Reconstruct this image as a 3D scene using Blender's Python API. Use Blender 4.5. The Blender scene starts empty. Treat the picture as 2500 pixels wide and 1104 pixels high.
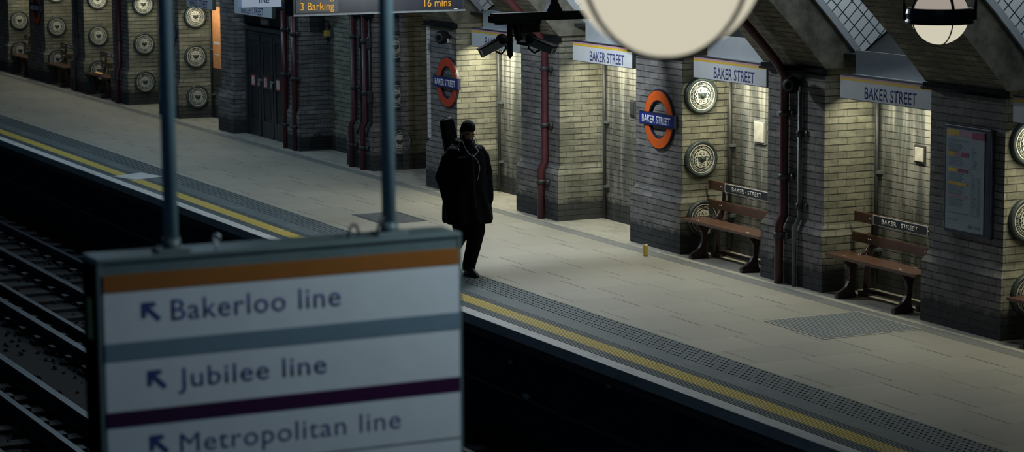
import bpy, bmesh, math, random
from math import sin, cos, pi, radians, sqrt, atan2
from mathutils import Vector, Matrix, Euler
random.seed(7)
scn = bpy.context.scene
COL = scn.collection

# ------------------------------------------------------------------ camera
CAM_F, CAM_PITCH, CAM_YAW, CAM_ROLL, CAM_Z = 5995.8, .14257, .45106, -.007514, 4.538
fw = Vector((-cos(CAM_YAW)*cos(CAM_PITCH), sin(CAM_YAW)*cos(CAM_PITCH), -sin(CAM_PITCH)))
rt = fw.cross(Vector((0, 0, 1))).normalized()
up = rt.cross(fw)
r2 = rt*cos(CAM_ROLL) + up*sin(CAM_ROLL)
u2 = -rt*sin(CAM_ROLL) + up*cos(CAM_ROLL)
cd = bpy.data.cameras.new('camera')
cd.sensor_width = 36
cd.sensor_fit = 'HORIZONTAL'
cd.lens = CAM_F/2500*36
cd.clip_start, cd.clip_end = .1, 300
cd.dof.use_dof = True
cd.dof.focus_distance = 26.5
cd.dof.aperture_fstop = 3.9
cd.dof.aperture_blades = 9
cam = bpy.data.objects.new('camera', cd)
COL.objects.link(cam)
m = Matrix((r2, u2, -fw)).transposed().to_4x4()
m.translation = Vector((0, 0, CAM_Z))
cam.matrix_world = m
scn.camera = cam

# ------------------------------------------------------------------ world, colour management
scn.view_settings.view_transform = 'Standard'
scn.view_settings.look = 'None'
scn.view_settings.gamma = 1
scn.view_settings.exposure = 0.0
scn.cycles.use_denoising = True
scn.cycles.max_bounces = 5
scn.cycles.diffuse_bounces = 3
scn.cycles.glossy_bounces = 2
scn.cycles.sample_clamp_indirect = 3
wd = bpy.data.worlds.new('world')
scn.world = wd
wd.use_nodes = True
wbg = wd.node_tree.nodes['Background']
wbg.inputs[0].default_value = (.13, .33, .62, 1)
wbg.inputs[1].default_value = .055

# ------------------------------------------------------------------ lights of the place
BAY_W = 22.0       # washer lights hidden behind the station name signs
WARM = (1.0, .95, .70)


def area_light(name, loc, sx, sy, energy, col, rot):
    l = bpy.data.lights.new(name, 'AREA')
    l.shape = 'RECTANGLE'
    l.size, l.size_y = sx, sy
    l.energy, l.color = energy, col
    o = bpy.data.objects.new(name, l)
    COL.objects.link(o)
    o.location = loc
    o.rotation_euler = rot
    return o


def point_light(name, loc, energy, col, r=.15):
    l = bpy.data.lights.new(name, 'POINT')
    l.energy, l.color, l.shadow_soft_size = energy, col, r
    o = bpy.data.objects.new(name, l)
    COL.objects.link(o)
    o.location = loc
    return o


# lit bays: (x0, x1, energy factor)
LIT_BAYS = [(-19.0, -17.2, 1.1), (-22.15, -20.4, .85), (-25.25, -23.5, 1.2), (-28.4, -26.6, 1.3), (-31.65, -29.8, 2.2),
            (-44.2, -42.3, .5), (-47.4, -45.5, .42), (-50.5, -48.8, .42), (-53.7, -51.7, .38), (-56.8, -55.2, .38)]
for (a, b, e) in LIT_BAYS:
    area_light('bay_washer', ((a+b)/2, 14.76, 2.125), b-a-.1, .10, BAY_W*e, WARM, (radians(20), 0, 0))

# lamps under the vault: most hang above the top of the picture
COOL = (.56, .80, 1.0)
OVERHEAD = [(-26.3, 12.6, 3.62, 300), (-33.5, 11.2, 4.8, 145), (-39.5, 11.2, 4.8, 185), (-46.0, 11.2, 4.8, 35)]
for (x, y, z, e) in OVERHEAD:
    point_light('unseen_light', (x, y, z), e, COOL if x < -30 else (.86, .95, 1.0), .2)
point_light('unseen_light', (-5.85, 3.75, 4.40), 62, (.76, .94, 1.0), .12)      # added light beside the big globe, stands in for its light on the sign

# ------------------------------------------------------------------ helpers


def setp(o, label=None, cat=None, group=None, kind=None):
    if label: o['label'] = label
    if cat: o['category'] = cat
    if group: o['group'] = group
    if kind: o['kind'] = kind
    return o


def thing(name, label, cat, loc=(0, 0, 0), rotz=0, group=None, kind=None):
    o = bpy.data.objects.new(name, None)
    o.empty_display_size = .1
    COL.objects.link(o)
    o.location = loc
    o.rotation_euler = (0, 0, rotz)
    return setp(o, label, cat, group, kind)


def place(o, loc, rotz=0):
    o.location = loc
    o.rotation_euler = (0, 0, rotz)
    return o


def dup(root, loc, rotz=None, label=None, group=None):
    r = root.copy()
    COL.objects.link(r)
    r.location = loc
    if rotz is not None: r.rotation_euler = (0, 0, rotz)
    if label: r['label'] = label
    if group: r['group'] = group
    for ch in list(root.children):
        c = ch.copy()
        COL.objects.link(c)
        c.parent = r
        for g in list(ch.children):
            d = g.copy()
            COL.objects.link(d)
            d.parent = c
    return r


class MB:
    def __init__(s):
        s.bm = bmesh.new()

    def box(s, x0, x1, y0, y1, z0, z1, mi=0, bev=0):
        vs = [s.bm.verts.new((x, y, z)) for z in (z0, z1) for y in (y0, y1) for x in (x0, x1)]
        fs = []
        for f in ((0, 2, 3, 1), (4, 5, 7, 6), (0, 1, 5, 4), (2, 6, 7, 3), (0, 4, 6, 2), (1, 3, 7, 5)):
            fc = s.bm.faces.new([vs[i] for i in f])
            fc.material_index = mi
            fs.append(fc)
        if bev > 0:
            es = list({e for f in fs for e in f.edges})
            r = bmesh.ops.bevel(s.bm, geom=es, offset=bev, segments=2, affect='EDGES', profile=.6)
            for f in r['faces']: f.material_index = mi
        return s

    def prism(s, pts, axis, a, b, mi=0):
        """extrude the 2D outline pts along axis from a to b. axis x: pts=(y,z); y: (x,z); z: (x,y)"""
        def P(p, t):
            return {'x': (t, p[0], p[1]), 'y': (p[0], t, p[1]), 'z': (p[0], p[1], t)}[axis]
        A = [s.bm.verts.new(P(p, a)) for p in pts]
        B = [s.bm.verts.new(P(p, b)) for p in pts]
        n = len(pts)
        fs = [s.bm.faces.new(A), s.bm.faces.new(list(reversed(B)))]
        for i in range(n):
            fs.append(s.bm.faces.new((A[i], B[i], B[(i+1) % n], A[(i+1) % n])))
        for f in fs: f.material_index = mi
        bmesh.ops.recalc_face_normals(s.bm, faces=fs)
        return s

    def tube(s, pts, r, n=10, mi=0, caps=True, smooth=True):
        pts = [Vector(p) for p in pts]
        rs = r if isinstance(r, (list, tuple)) else [r]*len(pts)
        rings = []
        prev = None
        for i, p in enumerate(pts):
            if i == 0: t = pts[1]-p
            elif i == len(pts)-1: t = p-pts[i-1]
            else: t = (pts[i+1]-p).normalized()+(p-pts[i-1]).normalized()
            t.normalize()
            if prev is None:
                a = Vector((0, 0, 1)) if abs(t.z) < .9 else Vector((1, 0, 0))
                u = t.cross(a).normalized()
            else:
                u = (prev - t*prev.dot(t)).normalized()
            prev = u
            v = t.cross(u)
            rings.append([s.bm.verts.new(p+(u*cos(2*pi*k/n)+v*sin(2*pi*k/n))*rs[i]) for k in range(n)])
        fs = []
        for i in range(len(rings)-1):
            for k in range(n):
                f = s.bm.faces.new((rings[i][k], rings[i][(k+1) % n], rings[i+1][(k+1) % n], rings[i+1][k]))
                f.smooth = smooth
                fs.append(f)
        if caps:
            fs.append(s.bm.faces.new(list(reversed(rings[0]))))
            fs.append(s.bm.faces.new(rings[-1]))
        for f in fs: f.material_index = mi
        bmesh.ops.recalc_face_normals(s.bm, faces=fs)
        return s

    def lathe(s, prof, c=(0, 0, 0), axis='z', n=32, mi=0, smooth=True):
        """prof: list of (radius, height) along the axis"""
        c = Vector(c)

        def P(r, h, a):
            if axis == 'z': return c+Vector((r*cos(a), r*sin(a), h))
            if axis == 'y': return c+Vector((r*cos(a), h, r*sin(a)))
            return c+Vector((h, r*cos(a), r*sin(a)))
        rings = []
        for (r, h) in prof:
            if r < 1e-6: rings.append([s.bm.verts.new(P(0, h, 0))])
            else: rings.append([s.bm.verts.new(P(r, h, 2*pi*k/n)) for k in range(n)])
        fs = []
        for i in range(len(rings)-1):
            A, B = rings[i], rings[i+1]
            for k in range(n):
                k2 = (k+1) % n
                if len(A) == 1 and len(B) == 1: continue
                if len(A) == 1: fs.append(s.bm.faces.new((A[0], B[k2], B[k])))
                elif len(B) == 1: fs.append(s.bm.faces.new((A[k], A[k2], B[0])))
                else: fs.append(s.bm.faces.new((A[k], A[k2], B[k2], B[k])))
        for f in fs:
            f.material_index = mi
            f.smooth = smooth
        bmesh.ops.recalc_face_normals(s.bm, faces=fs)
        return s

    def loft(s, rings, n=24, mi=0, power=2.0, caps=True):
        """rings: (cx, cy, cz, rx, ry[, tilt]) horizontal superellipses, bottom to top"""
        R = []
        for g in rings:
            cx, cy, cz, rx, ry = g[:5]
            tilt = g[5] if len(g) > 5 else 0
            L = []
            for k in range(n):
                a = 2*pi*k/n
                ca, sa = cos(a), sin(a)
                x = rx*(abs(ca)**(2/power))*(1 if ca >= 0 else -1)
                y = ry*(abs(sa)**(2/power))*(1 if sa >= 0 else -1)
                L.append(s.bm.verts.new((cx+x, cy+y, cz+y*tilt)))
            R.append(L)
        fs = []
        for i in range(len(R)-1):
            for k in range(n):
                f = s.bm.faces.new((R[i][k], R[i][(k+1) % n], R[i+1][(k+1) % n], R[i+1][k]))
                f.smooth = True
                fs.append(f)
        if caps:
            fs.append(s.bm.faces.new(list(reversed(R[0]))))
            fs.append(s.bm.faces.new(R[-1]))
        for f in fs: f.material_index = mi
        bmesh.ops.recalc_face_normals(s.bm, faces=fs)
        return s

    def ball(s, c, rx, ry=None, rz=None, n=16, mi=0, mat=None):
        ry = ry or rx
        rz = rz or rx
        r = bmesh.ops.create_uvsphere(s.bm, u_segments=n, v_segments=max(6, n//2), radius=1)
        M = Matrix.Translation(Vector(c)) @ (mat or Matrix.Identity(4)) @ Matrix.Diagonal((rx, ry, rz, 1))
        bmesh.ops.transform(s.bm, matrix=M, verts=r['verts'])
        for v in r['verts']:
            for f in v.link_faces:
                f.material_index = mi
                f.smooth = True
        return s

    def xf(s, M):
        bmesh.ops.transform(s.bm, matrix=M, verts=s.bm.verts[:])
        return s

    def build(s, name, mats, parent=None, label=None, cat=None, group=None, kind=None):
        me = bpy.data.meshes.new(name)
        s.bm.to_mesh(me)
        s.bm.free()
        for mt in (mats if isinstance(mats, (list, tuple)) else [mats]): me.materials.append(mt)
        o = bpy.data.objects.new(name, me)
        COL.objects.link(o)
        if parent: o.parent = parent
        return setp(o, label, cat, group, kind)


def solid(s, *a, **k):
    return MB().box(*a, **k)


def apply_mods(o, mods):
    """evaluate modifiers into the mesh"""
    for typ, kw in mods:
        md = o.modifiers.new(typ, typ)
        for k, v in kw.items(): setattr(md, k, v)
    bpy.context.view_layer.update()
    dg = bpy.context.evaluated_depsgraph_get()
    me = bpy.data.meshes.new_from_object(o.evaluated_get(dg))
    o.modifiers.clear()
    o.data = me
    for p in me.polygons: p.use_smooth = True
    return o


_tc = [0]


def text_mesh(txt, width=None, height=None, bold=0., extrude=.0008, spacing=1.0, align='CENTER'):
    """flat lettering in the local XZ plane, front towards -Y, fitted to width x cap height; returns a mesh"""
    cu = bpy.data.curves.new('lettering', 'FONT')
    cu.body = txt
    cu.size = 1
    cu.extrude = 0
    cu.offset = bold
    cu.space_character = spacing
    cu.resolution_u = 3
    ob = bpy.data.objects.new('lettering', cu)
    COL.objects.link(ob)
    bpy.context.view_layer.update()
    dg = bpy.context.evaluated_depsgraph_get()
    me = bpy.data.meshes.new_from_object(ob.evaluated_get(dg))
    bpy.data.objects.remove(ob)
    cap = .72
    xs = [v.co.x for v in me.vertices]
    x0, x1 = min(xs), max(xs)
    sx = (width/(x1-x0)) if width else height/cap
    sz = (height/cap) if height else sx
    ox = {'CENTER': (x0+x1)/2, 'LEFT': x0}[align]
    bm = bmesh.new()
    bm.from_mesh(me)
    bm.transform(Matrix(((sx, 0, 0, -ox*sx), (0, 0, -1, 0), (0, sz, 0, 0), (0, 0, 0, 1))))
    r = bmesh.ops.extrude_face_region(bm, geom=bm.faces[:])
    vs = [e for e in r['geom'] if isinstance(e, bmesh.types.BMVert)]
    bmesh.ops.translate(bm, verts=vs, vec=(0, -extrude, 0))
    bmesh.ops.recalc_face_normals(bm, faces=bm.faces[:])
    out = bpy.data.meshes.new('lettering')
    bm.to_mesh(out)
    bm.free()
    return out


def text(name, txt, mat, parent, loc, **kw):
    me = text_mesh(txt, **kw)
    xs = sorted((min(me.vertices[i].co.x for i in p.vertices), max(me.vertices[i].co.x for i in p.vertices)) for p in me.polygons)
    gaps, end = [], xs[0][1]
    for a, b in xs:
        if a > end: gaps.append((a-end, (a+end)/2))
        end = max(end, b)
    n = len(txt.split())-1
    cuts = sorted(g[1] for g in sorted(gaps)[-n:]) if n else []
    cuts = [-1e9]+cuts+[1e9]
    for a, b in zip(cuts, cuts[1:]):      # one part for each word
        bm = bmesh.new()
        bm.from_mesh(me)
        bmesh.ops.delete(bm, geom=[v for v in bm.verts if not a < v.co.x < b], context='VERTS')
        m2 = bpy.data.meshes.new(name)
        bm.to_mesh(m2)
        bm.free()
        m2.materials.clear()
        m2.materials.append(mat)
        o = bpy.data.objects.new(name, m2)
        COL.objects.link(o)
        o.parent = parent
        o.location = loc
    bpy.data.meshes.remove(me)


# ------------------------------------------------------------------ materials
class N:
    def __init__(s, name):
        s.m = bpy.data.materials.new(name)
        s.m.use_nodes = True
        s.t = s.m.node_tree
        s.b = s.t.nodes['Principled BSDF']

    def n(s, typ, **kw):
        nd = s.t.nodes.new(typ)
        for k, v in kw.items():
            if k.startswith('i_'): nd.inputs[k[2:].replace('_', ' ')].default_value = v
            else: setattr(nd, k, v)
        return nd

    def l(s, a, b):
        s.t.links.new(a, b)

    def math(s, op, a, b=None, clamp=False):
        nd = s.t.nodes.new('ShaderNodeMath')
        nd.operation = op
        nd.use_clamp = clamp
        for i, x in enumerate((a, b)):
            if x is None: continue
            if isinstance(x, (int, float)): nd.inputs[i].default_value = x
            else: s.l(x, nd.inputs[i])
        return nd.outputs[0]

    def mix(s, fac, a, b, blend='MIX'):
        nd = s.t.nodes.new('ShaderNodeMix')
        nd.data_type = 'RGBA'
        nd.blend_type = blend
        for i, x in ((0, fac), (6, a), (7, b)):
            if isinstance(x, (int, float)): nd.inputs[i].default_value = x
            elif isinstance(x, tuple): nd.inputs[i].default_value = (*x, 1)
            else: s.l(x, nd.inputs[i])
        return nd.outputs[2]

    def noise(s, vec, scale, detail=3, rough=.6):
        nd = s.n('ShaderNodeTexNoise')
        nd.inputs['Scale'].default_value = scale
        nd.inputs['Detail'].default_value = detail
        nd.inputs['Roughness'].default_value = rough
        if vec: s.l(vec, nd.inputs['Vector'])
        return nd.outputs['Fac']

    def ramp(s, x, lo, hi):
        nd = s.t.nodes.new('ShaderNodeMapRange')
        nd.clamp = True
        s.l(x, nd.inputs[0])
        nd.inputs[1].default_value, nd.inputs[2].default_value = lo, hi
        return nd.outputs[0]

    def comb(s, x, y, z=0.):
        nd = s.t.nodes.new('ShaderNodeCombineXYZ')
        for i, v in enumerate((x, y, z)):
            if isinstance(v, (int, float)): nd.inputs[i].default_value = v
            else: s.l(v, nd.inputs[i])
        return nd.outputs[0]

    def pos(s):
        g = s.n('ShaderNodeNewGeometry')
        sp = s.n('ShaderNodeSeparateXYZ')
        s.l(g.outputs['Position'], sp.inputs[0])
        return g.outputs['Position'], sp.outputs[0], sp.outputs[1], sp.outputs[2]

    def objc(s):
        g = s.n('ShaderNodeTexCoord')
        return g.outputs['Object']

    def fin(s, col, rough=.6, metal=0., bump=None, bs=.4, bd=.01, spec=.5):
        for nm, v in (('Base Color', col), ('Roughness', rough), ('Metallic', metal), ('Specular IOR Level', spec)):
            if isinstance(v, (int, float)): s.b.inputs[nm].default_value = v
            elif isinstance(v, tuple): s.b.inputs[nm].default_value = (*v, 1)
            else: s.l(v, s.b.inputs[nm])
        if bump is not None:
            bn = s.n('ShaderNodeBump')
            bn.inputs['Strength'].default_value = bs
            bn.inputs['Distance'].default_value = bd
            s.l(bump, bn.inputs['Height'])
            s.l(bn.outputs[0], s.b.inputs['Normal'])
        return s.m


def plain(name, col, rough=.5, metal=0., var=.25, scale=9., bump=0., spec=.5):
    a = N(name)
    o = a.objc()
    f = a.noise(o, scale, 4)
    c = a.mix(a.ramp(f, .3, .7), tuple(x*(1-var) for x in col), tuple(min(1, x*(1+var)) for x in col))
    return a.fin(c, rough, metal, f if bump else None, bump, .01, spec)


def brick(name, c1, c2, mortar, stain=0., dark_foot=True, arc=False, floor_soot=.55):
    a = N(name)
    P, X, Y, Z = a.pos()
    u = a.math('ADD', X, Y)
    if arc:
        ang = a.math('ARCTAN2', a.math('ADD', Z, 5.76), a.math('SUBTRACT', Y, 5.066))
        v = a.math('MULTIPLY', ang, 12.5)
        u = X
    else:
        v = Z
    vec = a.comb(u, v)
    wob = a.n('ShaderNodeTexNoise')
    wob.inputs['Scale'].default_value = 7
    a.l(P, wob.inputs['Vector'])
    vm = a.n('ShaderNodeVectorMath', operation='MULTIPLY_ADD')
    a.l(wob.outputs['Color'], vm.inputs[0])
    vm.inputs[1].default_value = (.012, .012, 0)
    a.l(vec, vm.inputs[2])
    bt = a.n('ShaderNodeTexBrick')
    a.l(vm.outputs[0], bt.inputs['Vector'])
    for k, val in (('Scale', 1.), ('Mortar Size', .0065), ('Mortar Smooth', .35), ('Bias', 0.), ('Brick Width', .232), ('Row Height', .0765)):
        bt.inputs[k].default_value = val
    bt.inputs['Color1'].default_value = (*c1, 1)
    bt.inputs['Color2'].default_value = (*c2, 1)
    bt.inputs['Mortar'].default_value = (*[x*.72 for x in c2], 1)
    rw = a.n('ShaderNodeTexBrick')
    a.l(vm.outputs[0], rw.inputs['Vector'])
    for k, val in (('Scale', 1.), ('Mortar Size', .0065), ('Mortar Smooth', .5), ('Bias', 0.), ('Brick Width', 900.), ('Row Height', .0765)):
        rw.inputs[k].default_value = val
    jn = a.noise(P, 5, 3, .6)
    joint = a.math('MULTIPLY', rw.outputs['Fac'], a.ramp(jn, .30, .55))
    col = bt.outputs['Color']
    n1 = a.noise(P, 1.6, 5, .65)
    n2 = a.noise(P, 11, 4, .7)
    n3 = a.noise(P, 45, 3, .6)
    n4 = a.noise(a.comb(a.math('MULTIPLY', u, 2.2), a.math('MULTIPLY', v, 13.)), 1.0, 4, .65)
    col = a.mix(a.math('MULTIPLY', a.ramp(n4, .45, .68), .6), col, tuple(x*.5 for x in c2))
    col = a.mix(a.math('MULTIPLY', a.ramp(n4, .40, .25), .45), col, tuple(min(1, x*1.25) for x in c1))
    col = a.mix(a.math('MULTIPLY', a.ramp(n1, .42, .72), floor_soot), col, tuple(x*.28 for x in c2))
    col = a.mix(a.math('MULTIPLY', a.ramp(n2, .5, .75), .55), col, tuple(x*.45 for x in c2))
    col = a.mix(a.math('MULTIPLY', a.ramp(n3, .6, .8), .35), col, tuple(min(1, x*1.5) for x in c1))
    if stain > 0:
        sv = a.comb(a.math('MULTIPLY', u, 5.5), a.math('MULTIPLY', Z, .55))
        st = a.noise(sv, 1.0, 5, .6)
        col = a.mix(a.math('MULTIPLY', a.ramp(st, .46, .60), stain), col, (.32, .32, .295))
        sv2 = a.comb(a.math('ADD', a.math('MULTIPLY', u, 4.), 33.), a.math('MULTIPLY', Z, .4))
        st2 = a.noise(sv2, 1.0, 4, .6)
        col = a.mix(a.math('MULTIPLY', a.ramp(st2, .52, .60), .7), col, (.05, .062, .058))
    col = a.mix(a.math('MULTIPLY', joint, .85), col, mortar)
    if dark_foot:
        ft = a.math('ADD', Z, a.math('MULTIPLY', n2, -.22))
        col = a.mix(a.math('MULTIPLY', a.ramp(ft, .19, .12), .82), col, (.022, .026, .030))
    h = a.math('SUBTRACT', a.math('MULTIPLY', n2, .8), a.math('ADD', a.math('MULTIPLY', bt.outputs['Fac'], .35), rw.outputs['Fac']))
    return a.fin(col, .82, 0, h, .8, .014, .25)


M = {}
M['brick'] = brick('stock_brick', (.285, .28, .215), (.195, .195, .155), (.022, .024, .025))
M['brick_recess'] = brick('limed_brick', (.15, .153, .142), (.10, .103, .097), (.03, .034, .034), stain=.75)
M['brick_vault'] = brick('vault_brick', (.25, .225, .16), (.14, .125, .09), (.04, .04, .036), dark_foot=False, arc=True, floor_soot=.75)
M['brick_front'] = brick('sooted_shaded_brick', (.265, .25, .24), (.165, .158, .16), (.016, .018, .021))  # sooted track side, colour darkened further to carry the shade on the fronts
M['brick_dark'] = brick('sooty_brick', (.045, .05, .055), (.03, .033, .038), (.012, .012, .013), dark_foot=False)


def paving():
    a = N('concrete_paving_slab')
    P, X, Y, Z = a.pos()
    bt = a.n('ShaderNodeTexBrick')
    bt.offset, bt.offset_frequency = .22, 2
    a.l(a.comb(a.math('ADD', Y, -12.50+6.3), a.math('ADD', X, 20.51+63)), bt.inputs['Vector'])
    for k, v in (('Scale', 1.), ('Mortar Size', .0055), ('Mortar Smooth', .2), ('Bias', 0.), ('Brick Width', .63), ('Row Height', .63)):
        bt.inputs[k].default_value = v
    bt.inputs['Color1'].default_value = (.375, .355, .30, 1)
    bt.inputs['Color2'].default_value = (.325, .31, .265, 1)
    bt.inputs['Mortar'].default_value = (.26, .25, .21, 1)
    jt = a.n('ShaderNodeTexBrick')
    jt.offset, jt.offset_frequency = .22, 2
    a.l(a.comb(a.math('ADD', Y, -12.50+6.3), a.math('ADD', X, 20.51+63)), jt.inputs['Vector'])
    rw = a.n('ShaderNodeTexBrick')
    a.l(a.comb(Y, a.math('ADD', X, 20.51+63)), rw.inputs['Vector'])
    for nd, bw in ((jt, .63), (rw, 900.)):
        for k, v in (('Scale', 1.), ('Mortar Size', .0075), ('Mortar Smooth', .2), ('Bias', 0.), ('Brick Width', bw), ('Row Height', .63)):
            nd.inputs[k].default_value = v
    seam = a.math('SUBTRACT', jt.outputs['Fac'], rw.outputs['Fac'], True)
    n1 = a.noise(P, .9, 4)
    n2 = a.noise(P, 30, 3)
    c = a.mix(a.math('MULTIPLY', a.ramp(n1, .35, .7), .35), bt.outputs['Color'], (.27, .26, .225))
    c = a.mix(a.math('MULTIPLY', a.ramp(n2, .55, .8), .25), c, (.2, .2, .18))
    n3 = a.noise(a.comb(a.math('MULTIPLY', X, 1.1), a.math('MULTIPLY', Y, 1.1), 5.), 1.0, 2)
    c = a.mix(a.math('MULTIPLY', seam, a.ramp(n3, .35, .6)), c, (.035, .034, .032))
    return a.fin(c, .55, 0, a.math('SUBTRACT', a.math('MULTIPLY', n2, .1), seam), .5, .006, .4)


M['paving'] = paving()


def worn(name, base, wear, lo=.5, hi=.7, scale=3., rough=.6):
    a = N(name)
    P, X, Y, Z = a.pos()
    n1 = a.noise(a.comb(a.math('MULTIPLY', X, .5), Y, Z), scale, 6, .7)
    n2 = a.noise(P, 40, 3)
    c = a.mix(a.ramp(n1, lo, hi), base, wear)
    c = a.mix(a.math('MULTIPLY', a.ramp(n2, .5, .8), .3), c, tuple(x*.5 for x in base))
    return a.fin(c, rough, 0, n2, .2, .003, .4)


M['coping'] = worn('white_painted_coping', (.56, .56, .55), (.30, .31, .32), .5, .75)
M['tactile'] = worn('grey_tactile_paving', (.088, .120, .132), (.19, .215, .222), .50, .78)
M['dome'] = worn('shaded_tactile', (.040, .054, .060), (.07, .085, .09), .45, .75)  # shade of the dome sides put into the colour; also laid between the ribs
M['yellow_line'] = worn('yellow_line_paint', (.68, .53, .115), (.68, .62, .40), .56, .70)
M['kerb'] = worn('grey_granite_strip', (.19, .20, .195), (.27, .28, .27), .5, .75)
M['recess_floor'] = worn('worn_alcove_screed', (.42, .40, .34), (.24, .24, .225), .48, .68, 5.)
M['ballast'] = plain('black_ballast', (.0045, .005, .007), .95, var=.6, scale=30, bump=.6)
M['sleeper'] = plain('dark_timber_sleeper', (.007, .008, .010), .9, var=.4)
M['rail'] = plain('rail_steel', (.020, .026, .033), .48, .5, var=.3)
M['insulator'] = plain('grey_insulator', (.014, .016, .020), .7)
M['plaster'] = plain('rough_dark_render', (.10, .095, .075), .9, var=.6, scale=5, bump=.9)
M['slab_grey'] = plain('dark_grey_panel', (.018, .021, .024), .5)  # dark grey for the shaft sills and small panels


def tiles():
    a = N('white_glazed_tile')
    P, X, Y, Z = a.pos()
    u = a.math('MULTIPLY', a.math('ADD', Z, Y), .7071)
    v = a.math('MULTIPLY', a.math('SUBTRACT', Z, Y), .7071)
    bt = a.n('ShaderNodeTexBrick')
    bt.offset = 0
    a.l(a.comb(u, a.math('ADD', v, 20.)), bt.inputs['Vector'])
    for k, vv in (('Scale', 1.), ('Mortar Size', .0065), ('Mortar Smooth', .1), ('Bias', 0.), ('Brick Width', .165), ('Row Height', .105)):
        bt.inputs[k].default_value = vv
    bt.inputs['Color1'].default_value = (.70, .72, .72, 1)
    bt.inputs['Color2'].default_value = (.62, .65, .66, 1)
    bt.inputs['Mortar'].default_value = (.02, .05, .055, 1)
    return a.fin(bt.outputs['Color'], .3, 0, None, spec=.4)


M['tile'] = tiles()
M['white_panel'] = plain('pale_grey_panel', (.34, .37, .40), .45, var=.05)
M['sign_white'] = plain('white_sign_enamel', (.58, .60, .63), .35, var=.04)
M['sign_blue'] = plain('dark_blue_lettering', (.022, .036, .17), .75, var=.05)
M['sign_yellow'] = plain('yellow_stripe', (.68, .46, .03), .4, var=.08)
M['sign_pink'] = plain('pink_stripe', (.52, .30, .34), .4, var=.08)
M['sign_black'] = plain('black_stripe', (.02, .022, .03), .4)
M['sign_edge'] = plain('grey_sign_tray', (.11, .13, .14), .45)
M['orange_red'] = plain('orange_red_enamel', (.66, .115, .018), .3, var=.08)
M['dim_red'] = plain('faded_red_enamel', (.50, .06, .028), .3, var=.08)
M['roundel_blue'] = plain('blue_enamel', (.02, .03, .22), .3, var=.08)
M['white_letter'] = plain('white_enamel_lettering', (.72, .74, .76), .35, var=.04)
M['navy_edge'] = plain('navy_edge', (.015, .02, .045), .4)
M['crest_dark'] = plain('dark_green_cast_iron', (.035, .05, .052), .45, var=.3, bump=.2)
M['crest_white'] = plain('cream_relief_paint', (.62, .60, .52), .5, var=.12)
M['wood'] = None
M['iron'] = plain('dark_maroon_cast_iron', (.035, .014, .018), .4, var=.3, bump=.3)
M['stud'] = plain('bright_bolt_head', (.6, .6, .58), .3, .6)
M['pipe_red'] = plain('maroon_pipe_paint', (.072, .018, .023), .4, var=.2)
M['pipe_grey'] = plain('grey_conduit', (.10, .12, .125), .45)
M['pipe_dark'] = plain('dark_conduit', (.03, .034, .036), .5)
M['bracket'] = plain('dark_pipe_bracket', (.03, .03, .033), .5)
M['door'] = plain('black_door_paint', (.028, .030, .033), .35, var=.3)
M['door_panel'] = plain('recessed_door_panel', (.018, .019, .022), .4, var=.3)
M['steel'] = plain('bright_steel', (.5, .52, .55), .3, .7)
M['black'] = plain('black_metal', (.010, .011, .014), .5, var=.3)
M['soot_black'] = plain('matt_black_cabling', (.006, .007, .009), .95, spec=.1)
M['black_gloss'] = plain('black_enamel_ring', (.010, .012, .020), .3, var=.3)
M['cctv_grey'] = plain('grey_camera_case', (.085, .10, .11), .45, var=.1)
M['paper'] = plain('off_white_paper', (.55, .57, .57), .7, var=.06)
M['dim_sheet'] = plain('bluish_grey_sheet', (.26, .33, .39), .5, var=.04)
M['poster_print'] = plain('grey_print', (.17, .22, .26), .7, var=.1)
M['poster_maroon'] = plain('maroon_print', (.24, .015, .07), .6)
M['poster_yellow'] = plain('amber_print', (.62, .40, .04), .6)
M['poster_mauve'] = plain('mauve_print', (.34, .20, .28), .6)
M['poster_navy'] = plain('navy_frame', (.018, .024, .055), .4)
M['orange_board'] = plain('orange_advert_board', (.62, .27, .11), .6, var=.15)
M['slate'] = plain('slate_grey_stripe', (.13, .19, .24), .45, var=.05)
M['bk_brown'] = plain('orange_brown_stripe', (.25, .088, .014), .4, var=.05)
M['met_purple'] = plain('purple_stripe', (.035, .004, .035), .4, var=.05)
M['sign_frame'] = plain('grey_green_sign_frame', (.10, .14, .145), .4, var=.1)
M['pole'] = plain('blue_grey_pole_paint', (.17, .25, .29), .35, var=.08)
M['can_yellow'] = plain('yellow_can_print', (.68, .46, .07), .3, .1, var=.05)
M['can_top'] = plain('aluminium', (.6, .6, .6), .3, .8)
M['grate'] = plain('iron_grate', (.17, .19, .20), .5, .3)
M['steel_plate'] = plain('grey_cover_plate', (.22, .245, .25), .5, .1, var=.12)
M['frame_pale'] = plain('worn_plate_edge', (.42, .41, .37), .6)
M['rag'] = plain('crumpled_yellow_wrapper', (.72, .60, .16), .7)
M['rag_pink'] = plain('pink_paper', (.60, .16, .26), .7)
M['litter'] = plain('dull_litter', (.30, .36, .40), .8)
M['litter_y'] = plain('dull_yellow_litter', (.42, .38, .12), .8)
# person
M['coat'] = plain('black_coat_cloth', (.0032, .0037, .0055), .9, var=.35, scale=25, bump=.2, spec=.12)
M['trouser'] = plain('black_trouser_cloth', (.004, .0045, .0065), .9, var=.3, spec=.12)
M['skin'] = plain('brown_skin', (.22, .125, .085), .5, var=.08)
M['hair'] = plain('black_hair', (.005, .005, .0065), .85, spec=.15, var=.4, scale=60, bump=.5)
M['shoe'] = plain('black_shoe', (.010, .011, .014), .4)
M['cord'] = plain('white_cord', (.55, .58, .6), .5)
M['case'] = plain('black_padded_nylon', (.004, .0045, .008), .85, var=.3, spec=.15)
M['strap'] = plain('shiny_grey_strap', (.10, .11, .14), .35)


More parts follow.
